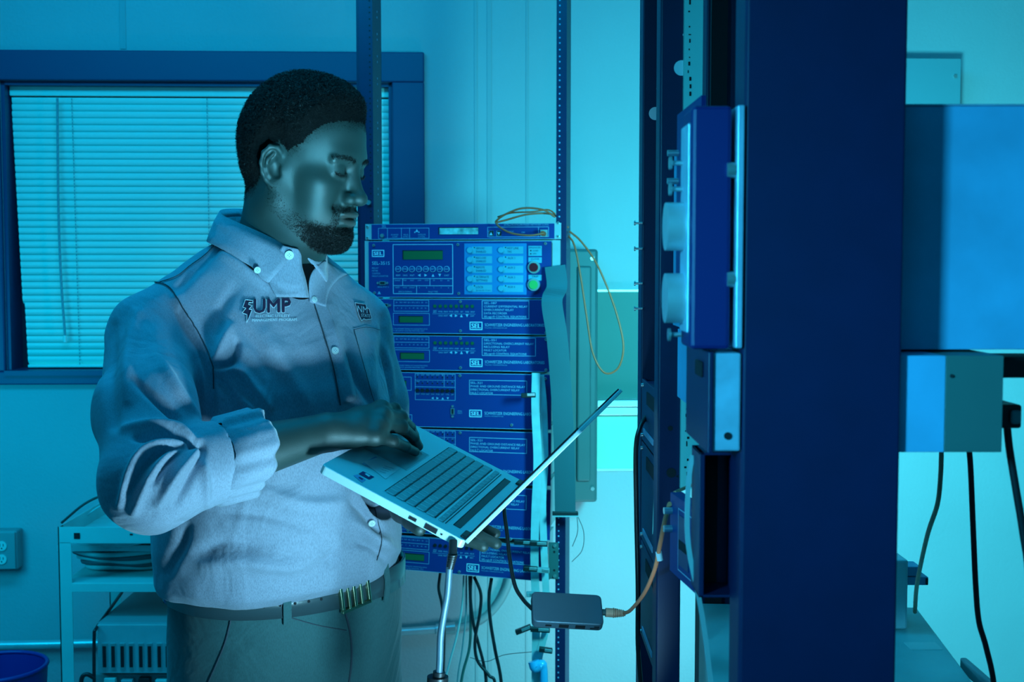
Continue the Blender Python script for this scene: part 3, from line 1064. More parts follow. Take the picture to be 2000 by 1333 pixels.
b = MB()
b.tube([RP(1084, 520, .012), RP(1088, 560, .03), RP(1078, 590, .055), RP(1088, 660, .07), RP(1096, 760, .07), RP(1102, 880, .065), RP(1104, 1000, .05)], 0, 'grayribbon', flat=(.0250, .001, (1, -.12, 0)))
solo(b, 'ribbon_cable', 'wide grey flat ribbon cable hanging down the right rack upright', 'ribbon cable')
t = thing('ribbon_connector', 'black clamp connector at the lower end of the wide grey ribbon', 'connector', RP(1104, 1010, .05))
a = RP(1104, 1003, .05)
b = MB(); b.box(a.x - .031, a.x + .031, a.y - .010, a.y + .006, a.z - .006, a.z + .004, 'black'); b.build('housing', t, bevel=.001)
b = MB(); b.box(a.x - .031, a.x + .031, a.y - .012, a.y - .010, a.z - .007, a.z - .004, 'alu'); b.build('metal_edge', t)
for k, (pts, wd, lab) in enumerate((
        ([(1047, 729, .03), (1046, 800, .03), (1050, 900, .035), (1046, 1000, .035), (1044, 1100, .035), (1047, 1200, .035), (1046, 1345, .04)], .0100, 'white flat ribbon cable hanging nearest the relay unit lettering'),
        ([(1056, 733, .022), (1062, 800, .022), (1064, 900, .026), (1060, 980, .03), (1062, 1060, .03), (1066, 1150, .035), (1070, 1210, .035), (1052, 1290, .04), (1050, 1350, .04)], .0085, 'white flat ribbon cable hanging between the narrow ribbon and the right upright'))):
    b = MB()
    b.tube([RP(*q) for q in pts], 0, 'whiteribbon', flat=(wd, .0009, (1, -.15, 0)))
    solo(b, 'ribbon_cable', lab, 'ribbon cable')
clamps = [(1032, 772, 14, -2, 'black ribbon clamp near the top of the white ribbons'), (1026, 1060, 22, 3, 'black ribbon clamp beside the lowest relay unit, left of its pair'),
          (1052, 1062, 17, 3, 'black ribbon clamp beside the lowest relay unit, right of its pair'), (1036, 1111, 14, 4, 'dark ribbon clamp under the slot bracket, left of its pair'),
          (1061, 1114, 12, 4, 'grey ribbon clamp under the slot bracket, right of its pair'), (1037, 1161, 9, 0, 'grey ribbon clamp just above the hub'),
          (1022, 1230, 16, -22, 'tilted ribbon clamp sticking out left, below the hub'), (1055, 1230, 19, 3, 'black ribbon clamp level with the tilted one, below the hub'),
          (1066, 1270, 13, 8, 'small black ribbon clamp, lowest of the ones below the hub')]
for (px, py, hw, ang, lab) in clamps:
    c = RP(px, py, .06)
    t = thing('ribbon_clamp', lab, 'connector', c, group='clamps on the white ribbon cables')
    m = Matrix.Translation(c) @ Matrix.Rotation(R(ang), 4, 'Y')
    h = hw / 800
    b = MB(m); b.box(-h, h, -.008, .008, -.006, .005, 'black' if 'grey' not in lab else 'grey'); b.build('housing', t, bevel=.0015)
    b = MB(m); b.box(-h * .2, h * .9, -.010, -.008, -.002, .005, 'screw'); b.build('clip', t, bevel=.0008)
b = MB()
c = RP(1046, 1305, .05)
b.tube([RP(1042, 1292, .06), RP(1047, 1305, .062), RP(1060, 1300, .06), RP(1063, 1340, .06)], [.014, .012, .010], 'cyanlabel', 12)
solo(b, 'velcro_wrap', 'light blue wrap around the ribbons at the bottom edge', 'cable wrap')

# thin wire and power cables under the rack
cab = [
    ([(860, 1120, 0, ), (857, 1150, 0), (863, 1180, 0), (868, 1230, 0), (866, 1345, 0)], .0040, 'rubber', 'black cable hanging below the rack, partly behind the laptop charger cord'),
    ([(906, 1125, 0), (903, 1180, 0), (893, 1240, 0), (877, 1300, 0), (870, 1345, 0)], .0026, 'greycable', 'thin grey cable hanging under the rack, left of the two green ones'),
    ([(911, 1125, 0), (910, 1200, 0), (903, 1270, 0), (893, 1345, 0)], .0024, 'grey', 'thin dark grey cable hanging under the rack between two paler ones'),
    ([(917, 1126, 0), (919, 1200, 0), (917, 1265, 0), (900, 1345, 0)], .0036, 'board', 'pale green cable hanging under the rack'),
    ([(920, 1126, .0), (919, 1170, 0), (925, 1220, 0), (935, 1260, 0), (945, 1300, 0), (950, 1345, 0)], .0040, 'rubber', 'black cable under the rack that starts beside the green cable'),
    ([(926, 1127, 0), (939, 1160, 0), (937, 1200, 0), (928, 1250, 0), (932, 1290, 0), (955, 1320, 0), (968, 1345, 0)], .0040, 'rubber', 'wavy black cable under the rack crossing the straighter one'),
    ([(960, 1130, 0), (955, 1170, 0), (958, 1215, 0), (967, 1270, 0), (980, 1345, 0)], .0043, 'rubber', 'rightmost black cable hanging under the rack'),
]
for k, (pts, r_, m_, lab) in enumerate(cab):
    b = MB(); off = -.05 + .006 * k
    b.tube([RP(a[0], a[1], off) for a in pts] + [RP(pts[-1][0] + 3, 1500, off)], r_, m_, 8)
    solo(b, 'hanging_cable', lab, 'cable', 'cables hanging under the relay rack')
b = MB()
b.tube([RP(918, 1285, -.02), RP(950, 1293, -.02), RP(985, 1280, -.02), RP(1040, 1274, .02)], .0009, 'rubber', 6)
solo(b, 'thin_wire', 'very thin dark wire running from the hanging cables to the ribbons', 'wire')
b = MB()
b.tube([RP(1128, 1008, .05), RP(1140, 1040, .05), RP(1137, 1075, .04), RP(1117, 1098, .03)], .0008, 'rubber', 6)
b.tube([RP(1127, 1008, .05), RP(1128, 1040, .05), RP(1118, 1068, .04)], .0008, 'rubber', 6)
solo(b, 'thin_wire', 'hair-thin loop of wire beneath the black ribbon connector', 'wire')

# brown cords on top of the rack
b = MB()
b.tube([RP(1084, 424, .015), RP(1060, 410, .03), RP(1020, 407, .035), RP(985, 420, .035), RP(968, 434, .03), RP(985, 431, .02), RP(1030, 419, .01), RP(1075, 418, -.01), RP(1095, 430, -.02), RP(1110, 445, -.03)], .0024, 'brown', 8)
b.tube([RP(968, 434, .03), RP(976, 444, .035), RP(1000, 456, .04), RP(1035, 460, .04), RP(1062, 456, .03)], .0026, 'brown', 8)
b.tube([RP(972, 424, .02), RP(1000, 416, .03), RP(1040, 414, .04), RP(1070, 410, .02), RP(1084, 418, 0)], .0020, 'brown', 8)
b.cyl(RP(1060, 456, .03), RP(1063, 457, .006), .006, 'brown', 10)
solo(b, 'patch_cord', 'coiled brown patch cord lying on top of the clock unit', 'cable')
b = MB()
b.tube([RP(1112, 452, -.04), RP(1135, 472, -.04), RP(1165, 515, -.04), RP(1195, 585, -.04), RP(1214, 650, -.04), RP(1217, 690, -.04), RP(1205, 722, -.04), RP(1180, 728, -.04), RP(1158, 690, -.04), RP(1146, 620, -.04), RP(1134, 540, -.04), RP(1122, 480, -.04), RP(1108, 458, -.05)], .0024, 'brown', 8)
solo(b, 'looped_cord', 'long thin brown cord looping down right of the rack in front of the wall', 'cable')

# ------------------------------------------------------------------ the right-hand racks, seen from the side
RG = 'uprights of the racks at right'


def upright(label, x0, x1, y, depth, lip, z1=2.6, mtl='blue', holes=(), opening=None):
    t = thing('rack_upright', label, 'rack post', ((x0 + x1) / 2, y + depth / 2, 0))
    b = MB()
    b.box(x0, x1, y, y + .004, 0.0, z1, mtl)
    b.box(x0, x0 + .004, y + .004, y + depth, 0.0, z1, mtl)
    b.box(x1 - .004, x1, y + .004, y + depth, 0.0, z1, mtl)
    if lip:
        b.box(x0 + .004, x0 + lip, y + depth - .004, y + depth, 0.0, z1, mtl)
    b.build('channel', t, bevel=.003, seg=3)
    for (px, py, r_, m_) in holes:
        c = W(px, py, y)
        b = MB(); b.cyl(c, c - Vector((0, .0008, 0)), r_, m_, 20); b.build('punched_hole', t)
    b = MB(); b.box(x0 - .02, x1 + .02, y - .02 if y > 1 else y, y + depth + .02, 0, .006, mtl); b.build('foot_plate', t)
    return t


# near upright
nx0, nx1 = W(1452, 600, .90).x, W(1763, 600, .90).x
upright('broad dark blue steel rack post, nearest the camera', nx0, nx1, .90, .045, .03)
# far upright of the same rack
fx0, fx1 = W(1286, 700, 1.38).x, W(1333, 700, 1.38).x
t = upright('narrow dark blue rack post with round holes behind the broad post', fx0, fx1, 1.38, .04, 0,
            holes=((1309, 837, .0028, 'darkhole'), (1311, 924, .0055, 'darkhole'), (1323, 931, .0012, 'darkhole'), (1336, 68, .0016, 'label'), (1331, 133, .0085, 'label')))
b = MB(); sx0, sx1 = W(1332, 600, 1.372).x, W(1368, 600, 1.372).x
b.box(sx0, sx1, 1.372, 1.38, W(1350, 955, 1.372).z, 2.6, 'strip')
rr = random.Random(5)
for k in range(120):
    z = 1.12 + k * .0083
    if rr.random() < .75 and z > W(1350, 950, 1.372).z:
        xx = sx0 + .004 + rr.random() * .003
        b.box(xx, xx + .0006 + rr.random() * .002, 1.3712, 1.372, z, z + .001 + rr.random() * .005, 'darkhole')
solo(b, 'gauge_strip', 'pale green marked strip running down the narrow post', 'strip', bevel=0)
ox = W(1376, 600, 1.66).x
t = upright('black inner rack channel between the marked strip and the broad post', ox, ox + .09, 1.66, .06, .02, mtl='blue')
b = MB(); b.box(ox + .004, W(1415, 600, 1.65).x, 1.648, 1.66, 0, 2.6, 'darkhole'); b.build('cable_duct', t, 'black cable duct')
# second rack behind
gx0, gx1 = W(1253, 600, 1.80).x, W(1290, 600, 1.80).x
t = upright('slim dark blue upright furthest back of the racks at right', gx0, gx1, 1.80, .05, 0,
            holes=((1280, 222, .0095, 'label'), (1284, 173, .0016, 'label'), (1283, 444, .0016, 'label'), (1282, 714, .0016, 'label')))
for py in (436, 486, 554, 603):
    c = W(1252, py, 1.79)
    b = MB(); b.cyl(c + Vector((.002, 0, 0)), c - Vector((.008, 0, 0)), .0016, 'screw', 8); b.cyl(c - Vector((.008, 0, 0)), c - Vector((.010, 0, 0)), .0035, 'screw', 10)
    b.build('screw', t)
# equipment panels on the second rack, seen edge on
for k, (ya, yb, lab) in enumerate(((740, 858, 'dark panel device with a slotted face, uppermost on the slim back upright'),
                                   (862, 1050, 'dark relay device with a taped note, middle one on the slim back upright'),
                                   (1054, 1238, 'dark narrow relay device, lowest on the slim back upright'))):
    xa = W(1253, 900, 1.79).x
    z0, z1 = W(1253, yb, 1.79).z, W(1253, ya, 1.79).z
    t = thing('side_device', lab, 'electronic device', (xa, 1.68, z0))
    b = MB(); b.box(xa + .004, xa + .026, 1.60, 1.785, z0 + .003, z1 - .003, 'blue'); b.build('chassis', t, bevel=.002)
    b = MB(); b.box(xa, xa + .004, 1.585, 1.79, z0, z1, 'blue'); b.build('face_plate', t, bevel=.001)
    b = MB(); b.box(xa - .0012, xa, 1.62, 1.72, z1 - .03, z1 - .012, 'darkhole'); b.build('slot', t)
    b = MB(); b.box(xa - .0012, xa, 1.64, 1.76, z0 + .012, z0 + .02, 'printdim'); b.build('marking', t)
    for yy in (1.60, 1.775):
        for zz in (z0 + .008, z1 - .008):
            b = MB(); b.cyl((xa, yy, zz), (xa - .003, yy, zz), .003, 'screw', 10); b.build('screw', t)
b = MB()
b.hexa(W(1286, 860, 1.58), W(1279, 900, 1.59), W(1274, 1044, 1.59), W(1283, 925, 1.58), (.0008, .0, 0), 'strip')
solo(b, 'paper_tag', 'long pale green paper tag hanging at the edge of the middle dark device', 'tag')
b = MB()
b.tube([W(1262, 815, 1.74), W(1250, 835, 1.72), W(1242, 880, 1.70), W(1243, 1000, 1.70), W(1246, 1150, 1.70), W(1246, 1260, 1.70), W(1252, 1350, 1.70), W(1256, 1500, 1.70)], .0034, 'rubber', 8)
solo(b, 'black_cable', 'black cable hanging along the left side of the dark side devices', 'cable')

# unit 1: knob device on the near post
z0, z1 = W(1400, 683, .90).z, W(1400, 206, .90).z
t = thing('knob_device', 'bright blue cased device with two big pale knobs on its left face', 'electronic device', (.15, .94, z0))
xa, xb = W(1350, 450, .90).x, W(1428, 450, .90).x
b = MB(); b.box(xa, xb, .90, .950, z0, z1, 'brightblue'); b.build('cover', t, bevel=.003)
b = MB(); b.box(xa - .002, xa, .905, .944, z0 + .012, z1 - .012, 'galv'); b.build('face_label', t, bevel=.0008)
for (ya, yb) in ((396, 490), (534, 631)):
    za, zb = W(1320, yb, .93).z, W(1320, ya, .93).z
    r_ = (zb - za) / 2
    b = MB(); b.cyl((xa - .002, .928, (za + zb) / 2), (xa - .0155, .928, (za + zb) / 2), r_, 'alu', 36); b.build('knob', t, bevel=.001)
for py in (322, 372, 652):
    c = W(1330, py, .95)
    b = MB(); b.cyl((xa - .002, .935, c.z), (xa - .010, .935, c.z), .0018, 'screw', 8); b.cyl((xa - .010, .935, c.z), (xa - .012, .935, c.z), .005, 'screw', 12); b.build('screw', t)
b = MB(); b.box(W(1437, 450, .90).x, W(1451, 450, .90).x, .897, .985, z0 + .001, z1, 'galv'); b.build('mounting_ear', t, 'pale galvanised mounting ear', bevel=.001)
for py in (332, 546):
    c = W(1436, py, .90)
    b = MB(); b.cyl((c.x + .001, .903, c.z), (c.x - .006, .903, c.z), .006, 'screw', 12); b.build('screw', t)
zc0, zc1 = W(1900, 686, .93).z, W(1900, 202, .93).z
xm, xr = W(1850, 450, .93).x, .47
b = MB()
b.box(nx0 + .006, xr, .946, 1.34, zc0, zc1, 'bluegalv')
b.box(nx0 + .006, xr + .001, .944, 1.342, zc1, zc1 + .0015, 'galv')
b.build('chassis', t, 'large pale blue metal chassis', bevel=.001)
t = thing('faceplate_relay', 'slanted blue relay face with small lettering behind the knob device', 'relay unit', (.15, 1.04, 1.55))
b = MB(); a0, a1 = W(1369, 300, .99), W(1322, 300, 1.12)
zt = W(1369, 186, .99).z
zb = z0 + .02
b.hexa((a1.x, a1.y, zb), (a0.x, a0.y, zb), (a0.x, a0.y, zt), (a1.x, a1.y, zt), (.004, .002, 0), 'bluepanel')
b.build('front_panel', t)
b = MB()
dv = (a0 - a1); dv.z = 0
nn = Vector((-dv.y, dv.x, 0)).normalized() * .0008
if nn.x > 0:
    nn = -nn
for (u0, u1, v0, v1) in ((.3, .32, .02, .16), (.3, .98, .158, .16), (.36, .5, .14, .146), (.36, .5, .13, .135), (.36, .5, .12, .125), (.36, .48, .11, .115)):
    q = [a1 + dv * u0, a1 + dv * u1]
    b.add([(q[0].x + nn.x, q[0].y + nn.y, zb + v0), (q[1].x + nn.x, q[1].y + nn.y, zb + v0), (q[1].x + nn.x, q[1].y + nn.y, zb + v1), (q[0].x + nn.x, q[0].y + nn.y, zb + v1)], [(0, 1, 2, 3)], 'printdim')
b.build('lettering', t)
for zz in (zt - .035, zt - .06, zt - .10):
    b = MB(); c = a1 + dv * .08; b.cyl((c.x, c.y, zz), (c.x - .010, c.y, zz), .0028, 'screw', 10); b.build('screw', t)
b = MB(); b.box(a0.x + .004, .171, 1.01, 1.10, zb + .01, zt - .01, 'blue'); b.build('chassis', t)

# unit 2
z0, z1 = W(1400, 882, .90).z, W(1400, 690, .90).z
xa = W(1392, 780, .90).x
t = thing('metal_enclosure', 'bare metal enclosure passing behind the broad post under the knob device', 'electrical box', (.25, 1.1, z0))
b = MB(); b.box(xa, W(1447, 780, .90).x, .90, 1.00, z0, z1, 'galv'); b.build('side_bracket', t, bevel=.0015)
c = W(1421, 852, .90)
b = MB(); b.cyl(c, c - Vector((0, .0012, 0)), .0028, 'darkhole', 12); b.build('screw_hole', t)
b = MB(); b.box(xa - .004, xa, .897, 1.01, z0 - .001, z1 + .001, 'blue'); b.box(xa - .006, xa - .004, .92, .95, z1 - .02, z1 - .008, 'darkhole'); b.build('front_panel', t, bevel=.001)
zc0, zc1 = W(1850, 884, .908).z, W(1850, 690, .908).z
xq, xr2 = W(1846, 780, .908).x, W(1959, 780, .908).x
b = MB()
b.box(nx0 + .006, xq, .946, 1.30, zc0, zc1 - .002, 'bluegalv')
b.box(xq, xr2, .946, 1.30, zc0, zc1 - .002, 'shadedplate')  # shade on the rear end put in as a duller plate colour
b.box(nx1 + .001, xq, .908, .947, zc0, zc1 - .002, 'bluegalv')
b.box(xq, xr2, .908, .947, zc0, zc1 - .002, 'shadedplate')
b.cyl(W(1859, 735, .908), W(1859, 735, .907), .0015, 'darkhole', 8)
b.build('chassis', t, bevel=.003, label='chassis, blue near the post with painted-in shade at its rear end')
for (ya, yb, x1p) in ((697, 738, 2040), (790, 836, 1992)):
    a, c = W(1961, yb, .97), W(x1p, ya, .97)
    b = MB(); b.box(xr2, c.x, .965, 1.01, a.z, c.z, 'black'); b.box(c.x - .010, c.x - .002, .960, .965, a.z + .004, c.z - .004, 'grey'); b.build('terminal_connector', t, bevel=.002)
b = MB(); b.tube([W(1967, 835, .985), W(1972, 880, .985), W(1985, 960, .985), W(1998, 1040, .985), W(2010, 1140, .985), W(2015, 1400, .985)], .0032, 'rubber', 8)
solo(b, 'black_cable', 'thick black cable leaving the rear connector at the right edge', 'cable')
b = MB(); b.tube([W(1893, 880, 1.2), W(1896, 920, 1.2), W(1901, 1040, 1.2), W(1906, 1150, 1.2), W(1912, 1215, 1.2), W(1926, 1265, 1.2), W(1942, 1345, 1.2), W(1950, 1500, 1.2)], .0029, 'rubber', 8)
solo(b, 'black_cable', 'black cable hanging from under the metal enclosure against the bright wall', 'cable')
b = MB(); b.tube([W(1839, 876, 1.27), W(1837, 930, 1.27), W(1831, 985, 1.28), W(1813, 1040, 1.32), W(1799, 1100, 1.38), W(1790, 1150, 1.45), W(1787, 1196, 1.53)], .0026, 'beige', 8)
solo(b, 'beige_cable', 'beige cable curving down against the bright wall at right', 'cable')

# open duct under unit 2
z0, z1 = W(1400, 1168, .95).z, W(1400, 885, .95).z
xa, xb = W(1366, 1000, .95).x, W(1447, 1000, .95).x
b = MB()
b.box(xa, xa + .004, .95, .99, z0, z1, 'blue')
b.box(xb - .004, xb, .95, .99, z0, z1, 'blue')
b.box(xa, xb, .95, .99, z1 - .002, z1, 'blue')
b.box(xa, xb, .95, .99, z0, z0 + .002, 'blue')
b.box(xa, xb, .99, .993, z0, z1, 'blue')
b.box(xa + .004, xb - .012, .988, .99, z0 + .002, z1 - .002, 'darkhole')  # dark back sheet stands for the shade inside the duct
solo(b, 'open_duct', 'dark open square duct beside the broad post under the metal enclosure', 'duct', bevel=.0006)

# tilted blue relay with display
a1, a0 = W(1309, 1000, 1.20), W(1364, 1000, 1.105)
zt, zb = W(1309, 962, 1.20).z, W(1309, 1114, 1.20).z
t = thing('faceplate_relay', 'blue relay face with round keys and a dark display, beside the open duct', 'relay unit', (a1.x, 1.15, zb))
dv = a0 - a1; dv.z = 0
dn = Vector((-dv.y, dv.x, 0)).normalized()
if dn.x > 0:
    dn = -dn
fm = Matrix(((dv.normalized().x, -dn.x, 0, a1.x), (dv.normalized().y, -dn.y, 0, a1.y), (0, 0, 1, zb), (0, 0, 0, 1)))
wd, hh = dv.length, zt - zb
b = MB(fm); b.box(0, wd, 0, .012, 0, hh, 'bluepanel'); b.rect_line(wd * .32, wd * .99, .008, hh * .88, .0012, 'print'); b.build('front_panel', t, bevel=0)
b = MB(fm); b.box(wd * .36, wd * .70, -.001, 0, .014, hh * .80, 'frame'); b.box(wd * .38, wd * .66, -.0015, -.001, .03, hh * .5, 'darkhole'); b.build('display', t, 'dark display window')
for (u, v) in ((.84, .50), (.9, .35), (.86, .22)):
    b = MB(fm); b.cyl((wd * u, 0, hh * v), (wd * u, -.0012, hh * v), .005, 'print', 18); b.cyl((wd * u, -.0012, hh * v), (wd * u, -.0016, hh * v), .0042, 'bluepanel', 18); b.build('round_key', t)
for v in (.78, .55):
    b = MB(fm); b.cyl((.006, 0, hh * v), (.006, -.008, hh * v), .0035, 'screw', 10); b.build('screw', t)
b = MB(fm); b.box(.01, wd - .004, .012, .10, .004, hh - .004, 'blue'); b.build('chassis', t)

# cyan strap in front of it
b = MB()
b.tube([W(1352, 890, .985), W(1345, 940, .98), W(1342, 1030, .98), W(1348, 1090, .98), W(1360, 1145, .98), W(1374, 1220, .985), W(1388, 1333, .99), W(1394, 1400, .99)], 0, 'greycable', flat=(.0019, .001, (1, .1, 0)))
solo(b, 'flat_strap', 'thin pale cyan strap curving down past the tilted relay face', 'strap')

# lower chassis in the right rack
zt = W(1790, 1187, 1.6).z
t = thing('lower_chassis', 'wide teal topped equipment chassis at the bottom right behind the broad post', 'electronic device', (.34, 1.3, zt - .16))
pl = [W(1366, 1172, 1.62), W(1790, 1187, 1.60), WZ(1900, 1333, zt), WZ(1925, 1366, zt), WZ(1396, 1366, zt)]
for q in pl:
    q.z = zt
b = MB()
n = len(pl)
vs = [q for q in pl] + [q - Vector((0, 0, .16)) for q in pl]
b.add(vs, [tuple(range(n))[::-1], tuple(range(n, 2 * n))] + [(i, (i + 1) % n, (i + 1) % n + n, i + n) for i in range(n)], 'chassis_teal')
b.build('case', t, bevel=.002)
b = MB()
a = WZ(1765, 1256, zt); c = WZ(1842, 1270, zt)
b.box(a.x, c.x, c.y, a.y, zt, zt + .0006, 'cart'); b.build('top_sticker', t)
b = MB(); a = WZ(1868, 1278, zt)
b.box(a.x + .004, a.x + .012, a.y - .10, a.y, zt - .02, zt - .004, 'grey'); b.build('side_tab', t, bevel=.002)
b = MB(); q0, q1 = W(1700, 1188, 1.5), W(1775, 1095, 1.5)
t = thing('white_box', 'small bright white box standing on the lower chassis', 'electronic device', (q1.x - .03, 1.53, zt))
b.box(q0.x, q1.x, 1.50, 1.575, zt, q1.z, 'label'); b.build('case', t, bevel=.003)
for (ya, yb, xx) in ((1106, 1124, 1797), (1126, 1142, 1811)):
    a, c = W(1775, yb, 1.52), W(xx, ya, 1.52)
    b = MB(); b.box(q1.x, c.x, 1.515, 1.545, a.z, c.z, 'bluegalv'); b.box(c.x - .004, c.x - .001, 1.512, 1.515, a.z + .001, c.z - .001, 'black'); b.build('serial_plug', t, bevel=.001)
t = thing('shelf_support', 'metal support frame carrying the lower chassis at bottom right', 'rack frame', (.34, 1.3, 0))
for (x, y) in ((.30, 1.15), (.30, 1.5), (.43, 1.15), (.46, 1.5)):
    b = MB(); b.box(x, x + .03, y, y + .03, 0, zt - .18, 'blue'); b.build('leg', t)
b = MB(); b.box(.27, .50, 1.12, 1.55, zt - .18, zt - .16, 'blue'); b.build('shelf_plate', t)

#LAPTOP_BEGIN#
# ------------------------------------------------------------------ the laptop, its charger lead, hub and patch cord
LA = Vector((-.235, 1.505, -.245 + CZ))
LU = Vector((.8815, -.1931, -.4309)).normalized()
LN = LU.cross(Vector((.2378, .9699, .0532))).normalized()
LV = LN.cross(LU)
LM = Matrix(((LU.x, LV.x, LN.x, LA.x), (LU.y, LV.y, LN.y, LA.y), (LU.z, LV.z, LN.z, LA.z), (0, 0, 0, 1)))
LD, LW = .202, .32


def lp(px, py, h=0.0):
    """point h above the laptop's deck plane seen at a pixel"""
    return plane_hit(px, py, LA + LN * h, LN)


def luv(px, py):
    q = LM.inverted() @ lp(px, py)
    return q.x, q.y


def rbox(b, x0, x1, y0, y1, z0, z1, r, m, n=5):
    """slab with rounded vertical corners"""
    pts = []
    for cx, cy, a0 in ((x1 - r, y1 - r, 0), (x0 + r, y1 - r, 90), (x0 + r, y0 + r, 180), (x1 - r, y0 + r, 270)):
        for k in range(n + 1):
            a = R(a0 + 90 * k / n)
            pts.append((cx + r * math.cos(a), cy + r * math.sin(a)))
    k = len(pts)
    vs = [(p[0], p[1], z0) for p in pts] + [(p[0], p[1], z1) for p in pts]
    b.add(vs, [tuple(range(k))[::-1], tuple(range(k, 2 * k))] + [(i, (i + 1) % k, (i + 1) % k + k, i + k) for i in range(k)], m)


lap = thing('laptop', 'open silver laptop held tilted in the man\'s hands, screen edge-on', 'laptop', mtx=LM)
b = MB(LM)
rbox(b, 0, LD, 0, LW, -.0115, 0, .007, 'laptop')
b.build('base', lap, bevel=.0012)
b = MB(LM)
ku0, ku1 = .082, .168
b.box(ku0 - .002, ku1 + .002, .018, LW - .018, 0, .0002, 'laptop')
b.build('keyboard_deck', lap)
# keys: rows across u, columns along v (number pad on the near side)
nrow = 6
rows = [ku0 + i * (ku1 - ku0) / nrow for i in range(nrow + 1)]
kb = []
ncol = 18
cw = (LW - .040) / ncol
for i in range(nrow):
    u0, u1 = rows[i] + .0008, rows[i + 1] - .0012
    if i == 5:
        u0 += .003
        u1 -= .002
    j = 0
    while j < ncol:
        span = 1
        if i == 0 and j == 7:
            span = 5
        if (i in (1, 2, 3)) and j in (4, 16):
            span = 2
        if i == 4 and j == 4:
            span = 2
        span = min(span, ncol - j)
        kb.append((u0, u1, .020 + j * cw + .0007, .020 + (j + span) * cw - .0007))
        j += span
for i in range(nrow + 1):
    b = MB(LM)
    b.box(rows[i] - .0008, rows[i] + .0006, .021, LW - .021, 0, .0004, 'keygap')
    b.build('key_row_gap', lap)
for q in kb:
    b = MB(LM)
    b.box(q[0], q[1], q[2], q[3], .0002, .0015, 'key')
    b.box(q[0] + .001, q[1] - .001, q[2] - .0009, q[2] + .0004, .0004, .0020, 'key_highlight')  # painted highlight along one side of each key
    b.build('key', lap, bevel=.0004, seg=1)
b = MB(LM); b.box(.008, .074, .125, .225, 0, .0003, 'key'); b.box(.074, .0748, .125, .225, 0, .0006, 'label'); b.build('touchpad', lap)
b = MB(LM); b.box(.176, .186, .030, LW - .03, 0, .0006, 'hinge'); b.box(.176, .177, .030, LW - .03, 0, .0010, 'keygap'); b.build('hinge_vent', lap)
b = MB(LM)
for v0, v1 in ((.006, .03), (LW - .03, LW - .006)):
    b.box(LD - .009, LD + .001, v0, v1, -.010, .003, 'black')
b.build('hinge', lap, bevel=.002)
# ports on the near side
for (u0, u1, h0, h1, m_, nm) in ((.128, .137, -.0080, -.0045, 'darkhole', 'small_port'), (.150, .166, -.0092, -.0030, 'darkhole', 'usb_port'), (.172, .1735, -.007, -.0055, 'darkhole', 'indicator')):
    b = MB(LM)
    b.box(u0 - .0008, u1 + .0008, -.0006, 0, h0 - .0006, h1 + .0006, 'screw')
    b.box(u0, u1, -.0010, -.0004, h0, h1, m_)
    b.build(nm, lap)
# stickers
b = MB(LM)
c = [lp(*q, .0006) for q in ((710, 903), (737, 894), (782, 915), (753, 936))]
d = [lp(*q, .0004) for q in ((706, 906), (733, 892), (750, 900), (725, 914))]
b.add(d, [(0, 1, 2, 3)], 'cyanlabel'); b.M = Matrix.Identity(4)
bb_ = MB(); bb_.add(c, [(0, 1, 2, 3)], 'label'); bb_.build('note_sticker', lap, 'white note sticker with handwriting')
bb_ = MB(); bb_.add(d, [(0, 1, 2, 3)], 'cyanlabel'); bb_.build('sticker_underlay', lap)
bb_ = MB(); e = [lp(*q, .0005) for q in ((700, 926), (709, 921), (731, 932), (721, 937))]; bb_.add(e, [(0, 1, 2, 3)], 'brightblue')
e = [lp(*q, .0008) for q in ((712, 926), (716, 925), (724, 930), (720, 932))]; bb_.add(e, [(0, 1, 2, 3)], 'label'); bb_.build('dark_blue_sticker', lap)
bb_ = MB(); e = [lp(*q, .0005) for q in ((690, 929), (698, 927), (715, 938), (707, 943))]; bb_.add(e, [(0, 1, 2, 3)], 'cyanlabel')
e = [lp(*q, .0008) for q in ((700, 933), (703, 932), (710, 936), (707, 938))]; bb_.add(e, [(0, 1, 2, 3)], 'brightblue'); bb_.build('light_blue_sticker', lap)
bb_ = MB()
for k in range(4):
    p0, p1 = lp(742 + 3 * k, 921 - 3.5 * k, .0009), lp(754 + 5 * k, 925 - 3 * k, .0009)
    dd = (p1 - p0).normalized().cross(LN) * .0003
    bb_.add([p0 - dd, p1 - dd, p1 + dd, p0 + dd], [(0, 1, 2, 3)], 'frame')
bb_.build('handwriting', lap)
# lid
ang = R(70.7)
TU = LU * math.cos(ang) + LN * math.sin(ang)
TN = TU.cross(LV).normalized()
if TN.dot(LU) < 0:
    TN = -TN
LO = LA + LU * LD
SM = Matrix(((TU.x, LV.x, TN.x, LO.x), (TU.y, LV.y, TN.y, LO.y), (TU.z, LV.z, TN.z, LO.z), (0, 0, 0, 1)))
b = MB(SM); rbox(b, -.002, .200, 0, LW, -.0005, .0048, .006, 'laptop'); b.build('lid', lap, bevel=.001)
b = MB(SM); rbox(b, -.001, .1985, .001, LW - .001, -.0026, -.0005, .006, 'screen'); b.build('screen', lap)

